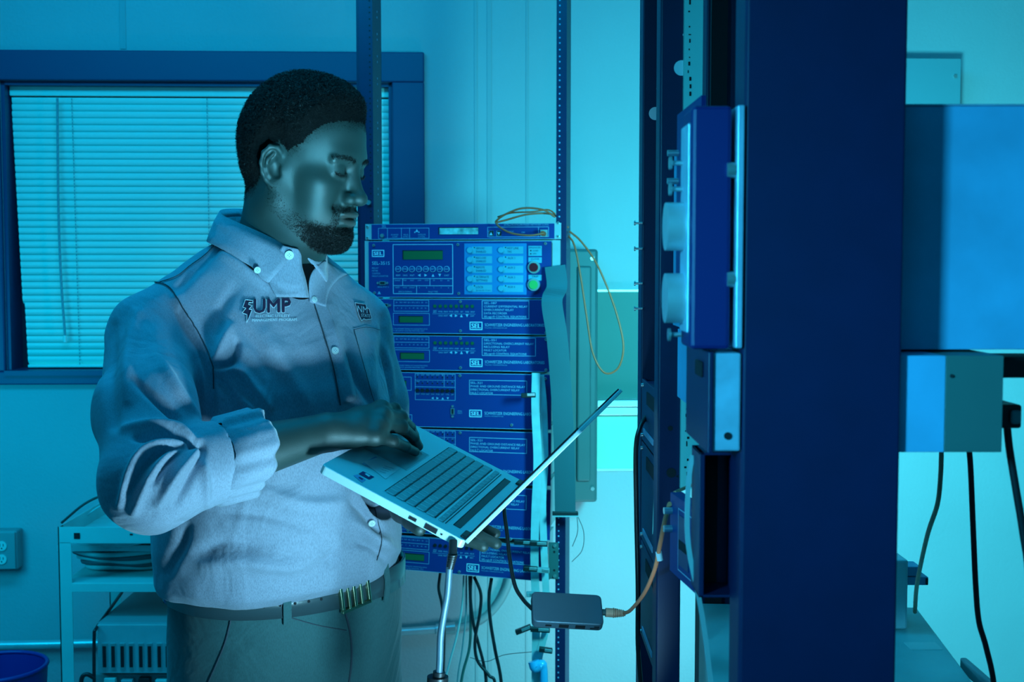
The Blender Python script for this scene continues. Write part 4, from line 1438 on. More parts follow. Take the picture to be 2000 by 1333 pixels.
# charger lead
b = MB()
pl0 = LM @ Vector((.189, .0, -.0062))
b.cyl(pl0, W(884, 1086, 1.46), .0052, 'black', 14)
b.cyl(W(884, 1084, 1.46), W(878, 1112, 1.458), .0060, 'black', 14, r2=.0045)
for k in range(7):
    c0 = W(884 - .9 * k, 1084 + 4.3 * k, 1.459)
    b.cyl(c0, c0 - Vector((0, 0, .0015)), .0062 - .0002 * k, 'black', 12)
t = thing('charger_lead', 'thick shiny laptop charger lead hanging down from the laptop corner', 'cable', W(850, 1400, 1.46))
b.build('plug_boot', t)
b = MB()
b.tube([W(878, 1108, 1.458), W(874, 1160, 1.458), W(868, 1195, 1.457), W(861, 1240, 1.458), W(859, 1290, 1.459), W(857, 1322, 1.46)], .0043, 'hub', 12)
b.build('lead', t)
b = MB()
b.cyl(W(858, 1313, 1.46), W(856, 1326, 1.46), .0075, 'black', 14)
b.cyl(W(855, 1322, 1.46), W(852, 1420, 1.46), .013, 'black', 16)
b.build('coupling', t, bevel=.002)
q = W(852, 1420, 1.46)
b = MB()
b.tube([q, q - Vector((0, 0, .25)), Vector((q.x - .02, q.y + .02, .35)), Vector((q.x - .01, q.y - .05, .03)), Vector((q.x + .02, q.y - .20, .006)), Vector((q.x + .05, q.y - .45, .006))], .0043, 'rubber', 10)
b.build('lower_lead', t)

# hub
HM = Matrix.Translation(W(1107, 1193, 1.62)) @ Matrix.Rotation(R(8), 4, 'Y') @ Matrix.Rotation(R(36), 4, 'X') @ Matrix.Rotation(R(6), 4, 'Z')
hub = thing('usb_hub', 'small dark grey multi-port hub hanging between its cable and the orange plug', 'usb hub', mtx=HM)
hw = .0475
b = MB(HM); rbox(b, -hw, hw, -.008, .008, -.0, .0001, .001, 'hub')
b.v, b.f, b.m, b.s = [], [], [], []
rbox(b, -hw, hw, -.026, .024, -.007, .007, .007, 'hub')
b.build('case', hub, bevel=.002, seg=3)
for (u0, u1, h0, h1) in ((-.030, -.022, -.0015, .0015), (-.012, .001, -.003, .003), (.010, .023, -.003, .003), (.030, .046, -.003, -.001), (.035, .043, .0005, .0025)):
    u0, u1 = max(u0, -hw + .006), min(u1, hw - .006)
    b = MB(HM); b.box(u0, u1, -.0266, -.0255, h0, h1, 'darkhole'); b.build('port', hub)
b = MB(HM); b.text('USB-C HUB', .010, .036, .004, .008, 'printdim', 0); b.v = []; b.f = []; b.m = []; b.s = []
hl = HM @ Vector((-hw, 0, 0))
b = MB()
b.tube([LM @ Vector((.168, LW + .001, -.008)), W(985, 1000, 1.72), W(990, 1040, 1.70), W(996, 1095, 1.68), W(1006, 1145, 1.66), W(1022, 1172, 1.64), hl], .0028, 'rubber', 10)
solo(b, 'hub_cable', 'dark cable running from behind the laptop down to the hub', 'cable')
hr = HM @ Vector((hw, 0, 0))
t = thing('ethernet_patch_cord', 'orange network patch cord looping from the hub up to the side rack', 'cable', hr)
hx = (HM.to_3x3() @ Vector((1, 0, 0))).normalized()
b = MB(); b.cyl(hr, hr + hx * .008, .0045, 'teal', 8); b.cyl(hr + hx * .005, hr + hx * .015, .0062, 'beige', 8)
for k in range(6):
    q = hr + hx * (.0155 + k * .0026)
    b.cyl(q, q + hx * .0012, .0066 - .0004 * k, 'beige', 12)
b.cyl(hr + hx * .014, hr + hx * .032, .0036, 'beige', 10)
b.build('plug', t)
b = MB()
b.tube([hr + hx * .030, W(1232, 1192, 1.57), W(1258, 1160, 1.46), W(1278, 1115, 1.36), W(1287, 1075, 1.33), W(1298, 1020, 1.27), W(1308, 985, 1.195)], .0024, 'orange', 10)
b.build('cord', t)
q = W(1286, 1078, 1.335)
b = MB(); b.cyl(q, q + Vector((.002, 0, -.010)), .0034, 'label', 10); b.build('clip', t)
b = MB(); b.tube([W(1318, 963, 1.20), W(1335, 955, 1.24), W(1352, 948, 1.25), W(1372, 943, 1.25)], .0018, 'orange', 8)
solo(b, 'short_cord', 'short piece of orange cord above the tilted blue relay face', 'cable')

# ------------------------------------------------------------------ implicit surfaces for the figure
class SDF:
    def __init__(s):
        s.ops = []

    @staticmethod
    def _np(m):
        return np.array([[m[i][j] for j in range(3)] for i in range(3)], dtype=np.float32)

    def ell(s, c, r, rot=None, k=.01, op='u', fr=None):
        """ellipsoid; fr = frame the centre and axes are given in"""
        fr = fr or Matrix.Identity(4)
        m = fr @ Matrix.Translation(Vector(c)) @ (rot.to_4x4() if rot is not None else Matrix.Identity(4))
        c = np.array(m.translation, dtype=np.float32)
        A = s._np(m.to_3x3().transposed())
        r_ = np.array(r, dtype=np.float32)

        def f(P):
            q = (P - c) @ A.T
            a = np.sqrt(((q / r_) ** 2).sum(1)) + 1e-9
            g = np.sqrt(((q / r_ ** 2) ** 2).sum(1)) + 1e-9
            return a * (a - 1) / g
        s.ops.append((op, f, k, c, float(max(r))))
        return s

    def cone(s, a, b, r1, r2, k=.01, op='u', fr=None):
        fr = fr or Matrix.Identity(4)
        a, b = fr @ Vector(a), fr @ Vector(b)
        A, B = np.array(a, dtype=np.float32), np.array(b, dtype=np.float32)
        d = B - A
        dd = float(d @ d) + 1e-12

        def f(P):
            t = np.clip(((P - A) @ d) / dd, 0, 1)
            q = P - A - t[:, None] * d
            return np.sqrt((q ** 2).sum(1)) - (r1 + (r2 - r1) * t)
        s.ops.append((op, f, k, (A + B) / 2, math.sqrt(dd) / 2 + max(r1, r2)))
        return s

    def chain(s, pts, rs, k=.004, op='u', fr=None):
        for i in range(len(pts) - 1):
            s.cone(pts[i], pts[i + 1], rs[i], rs[i + 1], k if i == 0 else min(k, .004), op, fr)
        return s

    def loft(s, rows, fr, k=.01, op='u', pw=2.3):
        """stack of superellipses: rows (z, cx, rx, ry) in frame fr"""
        Fi = fr.inverted()
        A = s._np(Fi.to_3x3())
        T = np.array(Fi.translation, dtype=np.float32)
        rows = np.array(rows, dtype=np.float32)
        z0, z1 = rows[0, 0], rows[-1, 0]

        def f(P):
            q = P @ A.T + T
            z = q[:, 2]
            zz = np.clip(z, z0, z1)
            cx = np.interp(zz, rows[:, 0], rows[:, 1])
            rx = np.interp(zz, rows[:, 0], rows[:, 2])
            ry = np.interp(zz, rows[:, 0], rows[:, 3])
            e = (np.abs((q[:, 0] - cx) / rx) ** pw + np.abs(q[:, 1] / ry) ** pw + 1e-9) ** (1 / pw)
            d = (e - 1) * np.minimum(rx, ry) * .9
            dz = np.maximum(z0 - z, z - z1)
            return np.where(dz > 0, np.sqrt(np.maximum(d, 0) ** 2 + dz ** 2), np.maximum(d, dz)).astype(np.float32)
        c = np.array(fr @ Vector((float(rows[:, 1].mean()), 0, float(z0 + z1) / 2)), dtype=np.float32)
        s.ops.append((op, f, k, c, float(math.hypot((z1 - z0) / 2, rows[:, 2:].max()) + .03)))
        return s

    def ev(s, P, c=None, rad=0.0):
        d = np.full(len(P), .5, dtype=np.float32)
        for op, f, k, cc, rr in s.ops:
            if c is not None and np.linalg.norm(cc - c) > rr + rad + k + .012:
                continue
            q = f(P)
            if op == 'u':
                h = np.clip(.5 + .5 * (d - q) / k, 0, 1)
                d = d + (q - d) * h - k * h * (1 - h)
            else:
                q = -q
                h = np.clip(.5 + .5 * (q - d) / k, 0, 1)
                d = d + (q - d) * h + k * h * (1 - h)
        return d

    def mesh(s, h, lo, hi, B=16):
        lo = np.array(lo, dtype=np.float64)
        n = np.ceil((np.array(hi) - lo) / (h * B)).astype(int)
        I = np.stack(np.meshgrid(*[np.arange(k) for k in n], indexing='ij'), -1).reshape(-1, 3)
        C = (lo + (I + .5) * B * h).astype(np.float32)
        rad = B * h * .87
        d = s.ev(C)
        I = I[np.abs(d) < rad * 1.7 + .004]
        g = np.arange(B + 2)
        G = np.stack(np.meshgrid(g, g, g, indexing='ij'), -1)
        N = (n * B + 4).astype(np.int64)
        ids, pos, quads = [], [], []
        for blk in I:
            base = blk * B
            P = (lo + (base + G.reshape(-1, 3) - 0) * h).astype(np.float32)
            D = s.ev(P, P.mean(0), rad * 1.2).reshape(B + 2, B + 2, B + 2)
            if D.min() > 0 or D.max() < 0:
                continue
            sg = D < 0
            m = B + 1
            corner = [sg[a:a + m, b_:b_ + m, c:c + m] for a in (0, 1) for b_ in (0, 1) for c in (0, 1)]
            cnt = sum(x.astype(np.int8) for x in corner)
            act = (cnt > 0) & (cnt < 8)
            acc = np.zeros((m, m, m, 3), dtype=np.float32)
            num = np.zeros((m, m, m), dtype=np.float32)
            for ax in range(3):
                for o1 in (0, 1):
                    for o2 in (0, 1):
                        off = [0, 0, 0]
                        oth = [a for a in range(3) if a != ax]
                        off[oth[0]], off[oth[1]] = o1, o2
                        s0 = tuple(slice(off[a], off[a] + m) for a in range(3))
                        off2 = list(off)
                        off2[ax] += 1
                        s1 = tuple(slice(off2[a], off2[a] + m) for a in range(3))
                        d0, d1 = D[s0], D[s1]
                        x = (d0 < 0) != (d1 < 0)
                        t = np.where(x, d0 / np.where(x, d0 - d1, 1), 0)
                        num += x
                        for a in range(3):
                            acc[..., a] += np.where(x, t if a == ax else off[a], 0)
            q = np.argwhere(act)
            ctr = acc[act] / num[act][:, None]
            gi = q + base
            ids.append((gi[:, 0] * N[1] + gi[:, 1]) * N[2] + gi[:, 2])
            pos.append(lo + (gi + ctr) * h)
            for ax in range(3):
                o = [a for a in range(3) if a != ax]
                sl0 = [slice(1, B + 1)] * 3
                sl1 = list(sl0)
                sl1[ax] = slice(2, B + 2)
                a0, a1 = sg[tuple(sl0)], sg[tuple(sl1)]
                e = np.argwhere(a0 != a1)
                if not len(e):
                    continue
                flip = a0[tuple(e.T)]
                e = e + 1 + base
                cs = []
                for (p, q2) in ((-1, -1), (0, -1), (0, 0), (-1, 0)):
                    c = e.copy()
                    c[:, o[0]] += p
                    c[:, o[1]] += q2
                    cs.append((c[:, 0] * N[1] + c[:, 1]) * N[2] + c[:, 2])
                Q = np.stack(cs, 1)
                if ax == 1:
                    flip = ~flip
                Q[~flip] = Q[~flip][:, ::-1]
                quads.append(Q)
        ids = np.concatenate(ids)
        pos = np.concatenate(pos)
        Q = np.concatenate(quads)
        u, fi = np.unique(ids, return_index=True)
        V = pos[fi]
        Q = np.searchsorted(u, Q)
        return V, Q


def vnormals(V, Q):
    e1 = V[Q[:, 2]] - V[Q[:, 0]]
    e2 = V[Q[:, 3]] - V[Q[:, 1]]
    n = np.cross(e1, e2)
    N = np.zeros_like(V)
    for k in range(4):
        np.add.at(N, Q[:, k], n)
    return N / (np.linalg.norm(N, axis=1, keepdims=True) + 1e-12)


def smooth_mesh(V, Q, it=2, f=.5):
    E = np.concatenate([Q[:, [0, 1]], Q[:, [1, 2]], Q[:, [2, 3]], Q[:, [3, 0]]])
    for _ in range(it):
        S_ = np.zeros_like(V)
        c = np.zeros(len(V))
        for a, b_ in ((0, 1), (1, 0)):
            for k in range(3):
                S_[:, k] += np.bincount(E[:, a], V[E[:, b_], k], len(V))
            c += np.bincount(E[:, a], minlength=len(V))
        V = V + f * np.where(c[:, None] > 0, S_ / np.maximum(c, 1)[:, None] - V, 0)
    return V


def part_np(name, V, Q, mats, parent, label=None, smooth=True):
    inv = root_m(parent).inverted()
    A = np.array(inv.to_3x3())
    me = fast_mesh(name, V @ A.T + np.array(inv.translation), Q, mats, smooth)
    o = bpy.data.objects.new(name, me)
    COL.objects.link(o)
    o.parent = parent
    return tag(o, label)


def rotm(x=0, y=0, z=0):
    return Matrix.Rotation(R(z), 3, 'Z') @ Matrix.Rotation(R(y), 3, 'Y') @ Matrix.Rotation(R(x), 3, 'X')


# frames of the figure: body (x forward, y to his left, z up) and head
BL = Vector((-.350, 1.765, 0))
BYAW = R(-47)
BM = Matrix.Translation(BL) @ Matrix.Rotation(BYAW, 4, 'Z')
HC = Vector((-.291, 1.768, 1.678))
HM_ = Matrix.Translation(HC) @ Matrix.Rotation(R(-20), 4, 'Z') @ Matrix.Rotation(R(11), 4, 'Y')
man = thing('person', 'standing man in a grey-blue button-down shirt typing on the laptop in his hands', 'person', mtx=BM)


def bw(x, y, z):
    return BM @ Vector((x, y, z))


elR = W(296, 936, 1.43)
wrR = W(632, 846, 1.575)
shR = bw(-.01, -.19, 1.425)
shL = bw(-.01, .165, 1.425)
elL = W(735, 880, 1.90)
wrL = W(880, 1010, 1.70)

B_ = SDF()
hf = HM_
# skull and face
B_.ell((-.014, 0, .030), (.098, .076, .088), k=.01, fr=hf)
B_.ell((.022, 0, .034), (.072, .066, .076), k=.02, fr=hf)
B_.ell((.030, 0, -.040), (.058, .056, .078), k=.03, fr=hf)
for s_ in (1, -1):
    B_.cone((-.004, s_ * .054, -.060), (.066, s_ * .018, -.102), .017, .017, k=.028, fr=hf)
    B_.cone((-.002, s_ * .060, -.02), (-.004, s_ * .054, -.060), .014, .015, k=.03, fr=hf)
    B_.ell((.054, s_ * .046, -.026), (.024, .020, .017), k=.022, fr=hf)
    B_.ell((.052, s_ * .036, -.062), (.026, .022, .028), k=.025, fr=hf)
B_.ell((.078, 0, -.103), (.017, .022, .016), k=.018, fr=hf)
B_.ell((.080, 0, .020), (.012, .040, .010), k=.018, fr=hf)
for s_ in (1, -1):
    B_.ell((.097, s_ * .032, -.002), (.016, .019, .014), k=.014, op='s', fr=hf)
for s_ in (1, -1):
    B_.ell((.0735, s_ * .0315, -.002), (.0150, .0165, .0125), k=.004, fr=hf)
    B_.cone((.083, s_ * .016, .0135), (.078, s_ * .046, .0125), .0062, .0045, k=.010, fr=hf)     # brow
    B_.cone((.0845, s_ * .020, -.0105), (.078, s_ * .042, -.0075), .0030, .0028, k=.006, fr=hf)  # lower lid roll
# muzzle, lips, nose
B_.ell((.072, 0, -.072), (.026, .033, .026), k=.02, fr=hf)
B_.cone((.084, 0, .006), (.104, 0, -.036), .0085, .0115, k=.012, fr=hf)
B_.ell((.1085, 0, -.040), (.0125, .0135, .0105), k=.008, fr=hf)
for s_ in (1, -1):
    B_.ell((.0955, s_ * .0165, -.0425), (.0135, .0085, .0095), k=.006, fr=hf)
    B_.ell((.1010, s_ * .0085, -.0515), (.0075, .0042, .0045), k=.003, op='s', fr=hf)
    B_.cone((.094, s_ * .0255, -.034), (.083, s_ * .034, -.058), .0015, .0015, k=.010, op='s', fr=hf)
B_.ell((.0945, 0, -.0660), (.0100, .0250, .0062), k=.005, fr=hf)
B_.ell((.0935, 0, -.0795), (.0105, .0215, .0072), k=.005, fr=hf)
B_.ell((.1040, 0, -.0725), (.0160, .0260, .0013), rot=rotm(0, 0, 0), k=.003, op='s', fr=hf)
B_.ell((.0960, 0, -.0905), (.0090, .0200, .0030), k=.008, op='s', fr=hf)
# ears
for s_ in (1, -1):
    ef = hf @ Matrix.Translation(Vector((-.010, s_ * .0725, -.013))) @ Matrix.Rotation(R(s_ * -24), 4, 'Z') @ Matrix.Rotation(R(-10), 4, 'Y')
    B_.ell((-.004, s_ * .004, 0), (.0155, .0045, .0270), k=.006, fr=ef)
    B_.ell((.003, s_ * .010, -.006), (.0095, .0075, .0130), k=.003, op='s', fr=ef)
    B_.ell((-.003, s_ * .010, .011), (.0085, .0055, .0100), k=.003, op='s', fr=ef)
    hx_ = [(.012, .004, .006), (.0135, .006, .016), (.006, .008, .0265), (-.006, .009, .0285), (-.0165, .010, .020), (-.0205, .010, .006), (-.0190, .009, -.008), (-.0140, .007, -.019), (-.005, .0055, -.027)]
    B_.chain([(a, s_ * b_, c) for a, b_, c in hx_], [.0028, .0030, .0033, .0034, .0034, .0033, .0032, .0035, .0045], k=.003, fr=ef)
    B_.chain([(a, s_ * b_, c) for a, b_, c in [(-.001, .0075, .018), (-.0100, .0085, .010), (-.0125, .0085, -.002), (-.0080, .0075, -.014)]], [.0022, .0026, .0026, .0030], k=.003, fr=ef)
    B_.ell((.0125, s_ * .0065, -.006), (.0042, .0042, .0060), k=.004, fr=ef)
    B_.ell((.0015, s_ * .0050, -.0275), (.0085, .0048, .0085), k=.005, fr=ef)
# neck and trunk
nk0 = hf @ Vector((-.040, 0, -.030))
nk1 = bw(.005, 0, 1.50)
B_.cone(nk0, nk1, .058, .066, k=.03)
B_.cone(hf @ Vector((.005, 0, -.075)), bw(.035, 0, 1.50), .040, .045, k=.03)
B_.cone(bw(-.01, -.05, 1.50), bw(-.01, .05, 1.50), .05, .05, k=.04)
B_.cone(bw(-.01, -.14, 1.42), bw(-.01, .14, 1.42), .045, .045, k=.05)
B_.loft([(1.0, 0, .10, .13), (1.15, .01, .11, .14), (1.30, .0, .10, .14), (1.43, -.01, .07, .12)], BM, k=.03)
# arms
for sh, el, wr in ((shR, elR, wrR), (shL, elL, wrL)):
    B_.cone(sh, el, .042, .030, k=.02)
    mid = el.lerp(wr, .28)
    B_.cone(el, mid, .031, .039, k=.02)
    B_.cone(mid, wr, .040, .0245, k=.02)


def hand(fr_pts, wr, k=.004):
    """fr_pts: list of finger chains (mcp, pip, dip, tip) and the thumb chain; palm from the wrist to the knuckles"""
    rad = [(.0098, .0086, .0076, .0066), (.0102, .0090, .0079, .0068), (.0098, .0087, .0077, .0066), (.0088, .0077, .0068, .0060)]
    F4 = fr_pts[:4]
    for i, ch in enumerate(F4):
        B_.cone(wr.lerp(ch[0], .12), ch[0], .0175, .0118, k=.012)
    for i in range(3):
        B_.cone(F4[i][0], F4[i + 1][0], .0105, .0105, k=.008)
        B_.cone(F4[i][0].lerp(wr, .4), F4[i + 1][0].lerp(wr, .4), .0130, .0130, k=.010)
    for i, ch in enumerate(F4):
        r_ = rad[i]
        for j in range(3):
            B_.cone(ch[j], ch[j + 1], r_[j], r_[j + 1], k=.003 if j else .006)
        B_.ell(ch[1], (r_[1] * 1.08,) * 3, k=.003)
        nd = (ch[3] - ch[2]).normalized()
        B_.ell(ch[3] + nd * .001, (r_[3] * .98,) * 3, k=.002)
    th = fr_pts[4]
    B_.cone(wr, th[0], .018, .0155, k=.012)
    B_.cone(th[0], th[1], .0150, .0105, k=.008)
    B_.cone(th[1], th[2], .0105, .0085, k=.003)


# right hand: each joint from its place over the laptop deck
RH = [
    [lp(744, 800, .052), lp(770, 800, .050), lp(784, 812, .030), lp(793, 826, .009)],
    [lp(746, 815, .050), lp(783, 817, .047), lp(801, 836, .028), lp(809, 850, .009)],
    [lp(741, 833, .043), lp(784, 835, .040), lp(808, 856, .022), lp(817, 872, .008)],
    [lp(731, 853, .033), lp(767, 862, .031), lp(793, 874, .018), lp(811, 883, .008)],
    [lp(676, 848, .020), lp(712, 846, .012), lp(745, 852, .010)],
]
hand(RH, wrR)
# left hand: flat under the laptop, finger ends showing past the hinge
def lq(u, v, h):
    return LM @ Vector((u, v, h))


LHn = [
    [lq(.13, .095, -.034), lq(.170, .080, -.030), lq(.193, .074, -.026), lq(.216, .070, -.022)],
    [lq(.135, .118, -.034), lq(.178, .112, -.030), lq(.203, .108, -.027), lq(.226, .103, -.023)],
    [lq(.13, .141, -.034), lq(.172, .140, -.030), lq(.196, .137, -.026), lq(.216, .132, -.022)],
    [lq(.12, .163, -.034), lq(.155, .167, -.030), lq(.175, .167, -.026), lq(.190, .165, -.023)],
    [lq(.100, .085, -.036), lq(.120, .055, -.032), lq(.140, .030, -.026)],
]
wrL = lq(.055, .165, -.046)
B_.cone(elL, wrL, .036, .027, k=.02)
hand(LHn, wrL)
Vb, Qb = B_.mesh(.0020, (-.62, 1.28, .96), (.06, 2.12, 1.84))
Vb = smooth_mesh(Vb, Qb, 1, .4)
Hi = np.array(HM_.inverted())
Hf = np.array(HM_)
Lh = Vb @ Hi[:3, :3].T + Hi[:3, 3]          # head coordinates of every vertex
# head proportions, fading out down the neck
wn = np.clip((Lh[:, 2] + .175) / .08, 0, 1)
wn = (wn * wn * (3 - 2 * wn)) * (np.abs(Lh[:, 0]) < .2)
ec = np.array([-.005, -.0775, -.015])
dl = Lh - ec
Ls = ec + dl * np.stack([np.where(dl[:, 0] < 0, .80, .865), np.full(len(dl), .93), np.where(dl[:, 2] > 0, .955, .905)], 1)
Vb = Vb + ((Ls - Lh) * wn[:, None]) @ Hf[:3, :3].T
Nb = vnormals(Vb, Qb)
body = part_np('body', Vb, Qb, ['skin', 'lips'], man)
us = (Vb[:, 2] < 1.532) & (Lh[:, 2] < -.11)
bl_ = (Vb - np.array(BL)) @ np.array(BM.to_3x3())
us &= (np.abs(bl_[:, 1]) < .10) & (bl_[:, 2] > 1.38)
sq = us[Qb].all(1)
uu = np.unique(Qb[sq])
rm_ = -np.ones(len(Vb), dtype=int)
rm_[uu] = np.arange(len(uu))
part_np('undershirt', Vb[uu] + Nb[uu] * .0022, rm_[Qb[sq]], ['black_cloth'], man, 'black undershirt showing in the open collar')
lipm = (((np.abs(Lh[:, 2] + .0725) < .0155 - .0001 - .35 * np.abs(Lh[:, 1]))) & (Lh[:, 0] > .088) & (np.abs(Lh[:, 1]) < .024))
fm_ = lipm[Qb].all(1).astype(np.int32)
body.data.polygons.foreach_set('material_index', fm_)


# ---- hair
def sstep(a, b_, x):
    t = np.clip((x - a) / (b_ - a), 0, 1)
    return t * t * (3 - 2 * t)


def hairline(x):
    return np.interp(x, [-.13, -.075, -.045, -.028, -.006, .010, .030, .048, .060, .075, .11], [-.075, -.066, -.050, .012, .020, .008, .020, .046, .056, .064, .070])


x, y, z = Lh.T
head_m = (z > -.09) & (x > -.14) & (x < .12) & (np.abs(y) < .10)
edist = np.hypot((x + .007) / .025, (z + .014) / .034)
earm = (np.abs(y) > .060) & (edist < 1.0)
hl_ = z - hairline(x) + np.random.RandomState(11).randn(len(z)) * .0014
hm = head_m & (hl_ > .003) & ~earm
grow = sstep(0, .045, hl_) * np.where(x < -.03, sstep(-.075, .03, z) * .8 + .2, 1)
grow = grow * np.where(np.abs(y) > .055, sstep(1.0, 1.9, edist), 1)
th_ = .0002 + .0160 * grow
rg = np.random.RandomState(3)
sel = hm[Qb].all(1)
use = np.unique(Qb[sel])
remap = -np.ones(len(Vb), dtype=int)
remap[use] = np.arange(len(use))
nz = np.array([noise.noise(Vector(v) * 300) for v in Vb[use]])
nz2 = np.array([noise.noise(Vector(v) * 60) for v in Vb[use]])
Vh = Vb[use] + Nb[use] * (th_[use] * (.90 + .22 * nz + .12 * nz2))[:, None]
hair = part_np('hair', Vh, remap[Qb[sel]], ['hair_mass'], man)


def strands(name, base, nrm, length, width, parent, material, curl=.9, seed=1, lean=None, segs=3):
    g = np.random.RandomState(seed)
    n = len(base)
    d = nrm + g.randn(n, 3) * curl
    if lean is not None:
        d = d + lean
    d /= np.linalg.norm(d, axis=1, keepdims=True)
    side = np.cross(d, g.randn(n, 3))
    side /= np.linalg.norm(side, axis=1, keepdims=True)
    bend = np.cross(d, side)
    V = []
    w_ = np.broadcast_to(width, (n,))[:, None]
    for k in range(segs + 1):
        t = k / segs
        a = t * 2.2
        p = base + length[:, None] * (d * math.sin(a) / 2.2 * 1.3 + bend * (1 - math.cos(a)) / 2.2)
        ww = w_ * (1 - .6 * t)
        V += [p - side * ww, p + side * ww]
    V = np.stack(V, 1)
    m_ = 2 * (segs + 1)
    q = np.array([[2 * k, 2 * k + 1, 2 * k + 3, 2 * k + 2] for k in range(segs)])
    Q = (np.arange(n)[:, None, None] * m_ + q[None]).reshape(-1, 4)
    return part_np(name, V.reshape(-1, 3), Q, [material], parent, smooth=False)


def pick(w_, n, seed):
    g = np.random.RandomState(seed)
    w_ = np.nan_to_num(np.asarray(w_, dtype=float)) + 1e-12
    p = w_ / w_.sum()
    return g.choice(len(w_), n, p=p)


wgt = hm * (.15 + sstep(0, .02, hl_) + .3) * 1.0
i_ = pick(wgt, 44000, 1)
jit = rg.randn(len(i_), 3) * .0006
strands('hair_curls', Vb[i_] + Nb[i_] * (th_[i_] * .80)[:, None] + jit, Nb[i_], .0016 + .0042 * grow[i_], .00022, hair, 'hair', seed=2)
# hair roots that fade out below the line
wg2 = (head_m & ~earm & (hl_ > -.016) & (hl_ < .012) & (x < .09)) * sstep(-.016, .006, hl_)
i_ = pick(wg2.astype(float), 7000, 5)
strands('hair_stubble', Vb[i_] + rg.randn(len(i_), 3) * .0005, Nb[i_], .0012 + .0014 * rg.rand(len(i_)), .00016, hair, 'hair', seed=6)
# ---- beard
ay = np.abs(y)
jl = np.interp(x, [-.03, .0, .02, .045, .065, .09, .11], [-.020, -.030, -.062, -.078, -.082, -.086, -.088])
bw_ = sstep(-.004, .014, jl - z) * sstep(-.020, .006, x) * (z > -.150) * (x < .105)
under = sstep(-.128, -.112, z + .35 * (x - .05))
bw_ = bw_ * np.clip(under + (x > .03), 0, 1)
must = ((x > .074) & (z < -.0525) & (z > -.0640 - .25 * np.clip(ay - .018, 0, .02)) & (ay < .036)) * 1.0
must += ((ay > .026) & (ay < .038) & (x > .066) & (z < -.06) & (z > -.09)) * .7
soul = ((ay < .009) & (z < -.0865) & (z > -.096) & (x > .08)) * 1.0
nosed = (z > -.0545) & (ay < .028)
wb = (bw_ * (.25 + 1.2 * sstep(.02, .075, x) + .5 * sstep(-.08, -.11, z)) + must * ~nosed * .9 + soul) * ~lipm
wb = wb * (z > -.126 + .75 * np.clip(.06 - x, 0, 1)) * (ay < .09) * (x > -.03) * (x < .125)
i_ = pick(wb.astype(float), 16000, 8)
ln = .0016 + .0050 * sstep(.03, .08, x[i_]) * sstep(-.082, -.10, z[i_]) + .0012 * rg.rand(len(i_))
lean = np.array((HM_.to_3x3() @ Vector((.1, 0, -.5)))[:])
beard = strands('beard', Vb[i_] + rg.randn(len(i_), 3) * .0005, Nb[i_], ln, .00024, man, 'hair', seed=9, lean=lean, curl=.7)
# eyebrows and lashes
for s_ in (-1, 1):
    t_ = np.clip((ay - .012) / .038, 0, 1)
    bz = .0140 + .0050 * np.sin(t_ * 2.4) - .003 * t_
    wq = ((y * s_ > .010) & (y * s_ < .052) & (x > .05)) * np.exp(-((z - bz) / .0022) ** 2) * (1 - .5 * t_)
    i_ = pick(wq, 300, 12)
    ln = np.full(len(i_), .0048)
    strands('eyebrow', Vb[i_] + Nb[i_] * .0002, Nb[i_] * .3, ln, .00020, man, 'hair', seed=13, curl=.35, lean=np.array((HM_.to_3x3() @ Vector((-.3, s_ * .9, .15)))[:]))
    wq = ((y * s_ > .0195) & (y * s_ < .046) & (x > .055)) * np.exp(-((z - (-.0088 + .0035 * ((ay - .032) / .013) ** 2)) / .0009) ** 2)
    i_ = pick(wq, 130, 14)
    strands('eyelashes', Vb[i_], Nb[i_] * .6, np.full(len(i_), .0060), .00016, man, 'hair', seed=15, curl=.06, lean=np.array((HM_.to_3x3() @ Vector((.8, 0, -.45)))[:]))

# ---- shirt
C_ = SDF()
C_.loft([(1.075, .012, .132, .170), (1.090, .016, .143, .177), (1.14, .022, .150, .182), (1.20, .023, .148, .179), (1.28, .014, .140, .173),
         (1.36, .008, .134, .170), (1.42, .002, .118, .162), (1.465, -.004, .098, .140), (1.50, -.006, .082, .105), (1.535, -.010, .068, .074), (1.555, -.010, .058, .060)], BM, k=.01, pw=2.2)
for s_, sh in ((-1, shR), (1, shL)):
    C_.cone(bw(-.012, s_ * .070, 1.508), bw(-.012, .160 if s_ > 0 else -.180, 1.442), .048, .050, k=.045)
cuffR = elR.lerp(wrR, .50)
C_.cone(bw(-.01, -.180, 1.430), shR.lerp(elR, .55), .055, .059, k=.018)
C_.cone(shR.lerp(elR, .55), elR + Vector((.000, 0, -.006)), .059, .055, k=.03)
C_.cone(elR + Vector((-.002, 0, -.004)), cuffR, .055, .047, k=.020)
C_.cone(bw(-.01, .160, 1.430), shL.lerp(elL, .6), .052, .056, k=.02)
C_.cone(shL.lerp(elL, .6), elL, .056, .050, k=.03)
cuffL = elL.lerp(wrL, .36)
C_.cone(elL, cuffL, .055, .046, k=.03)
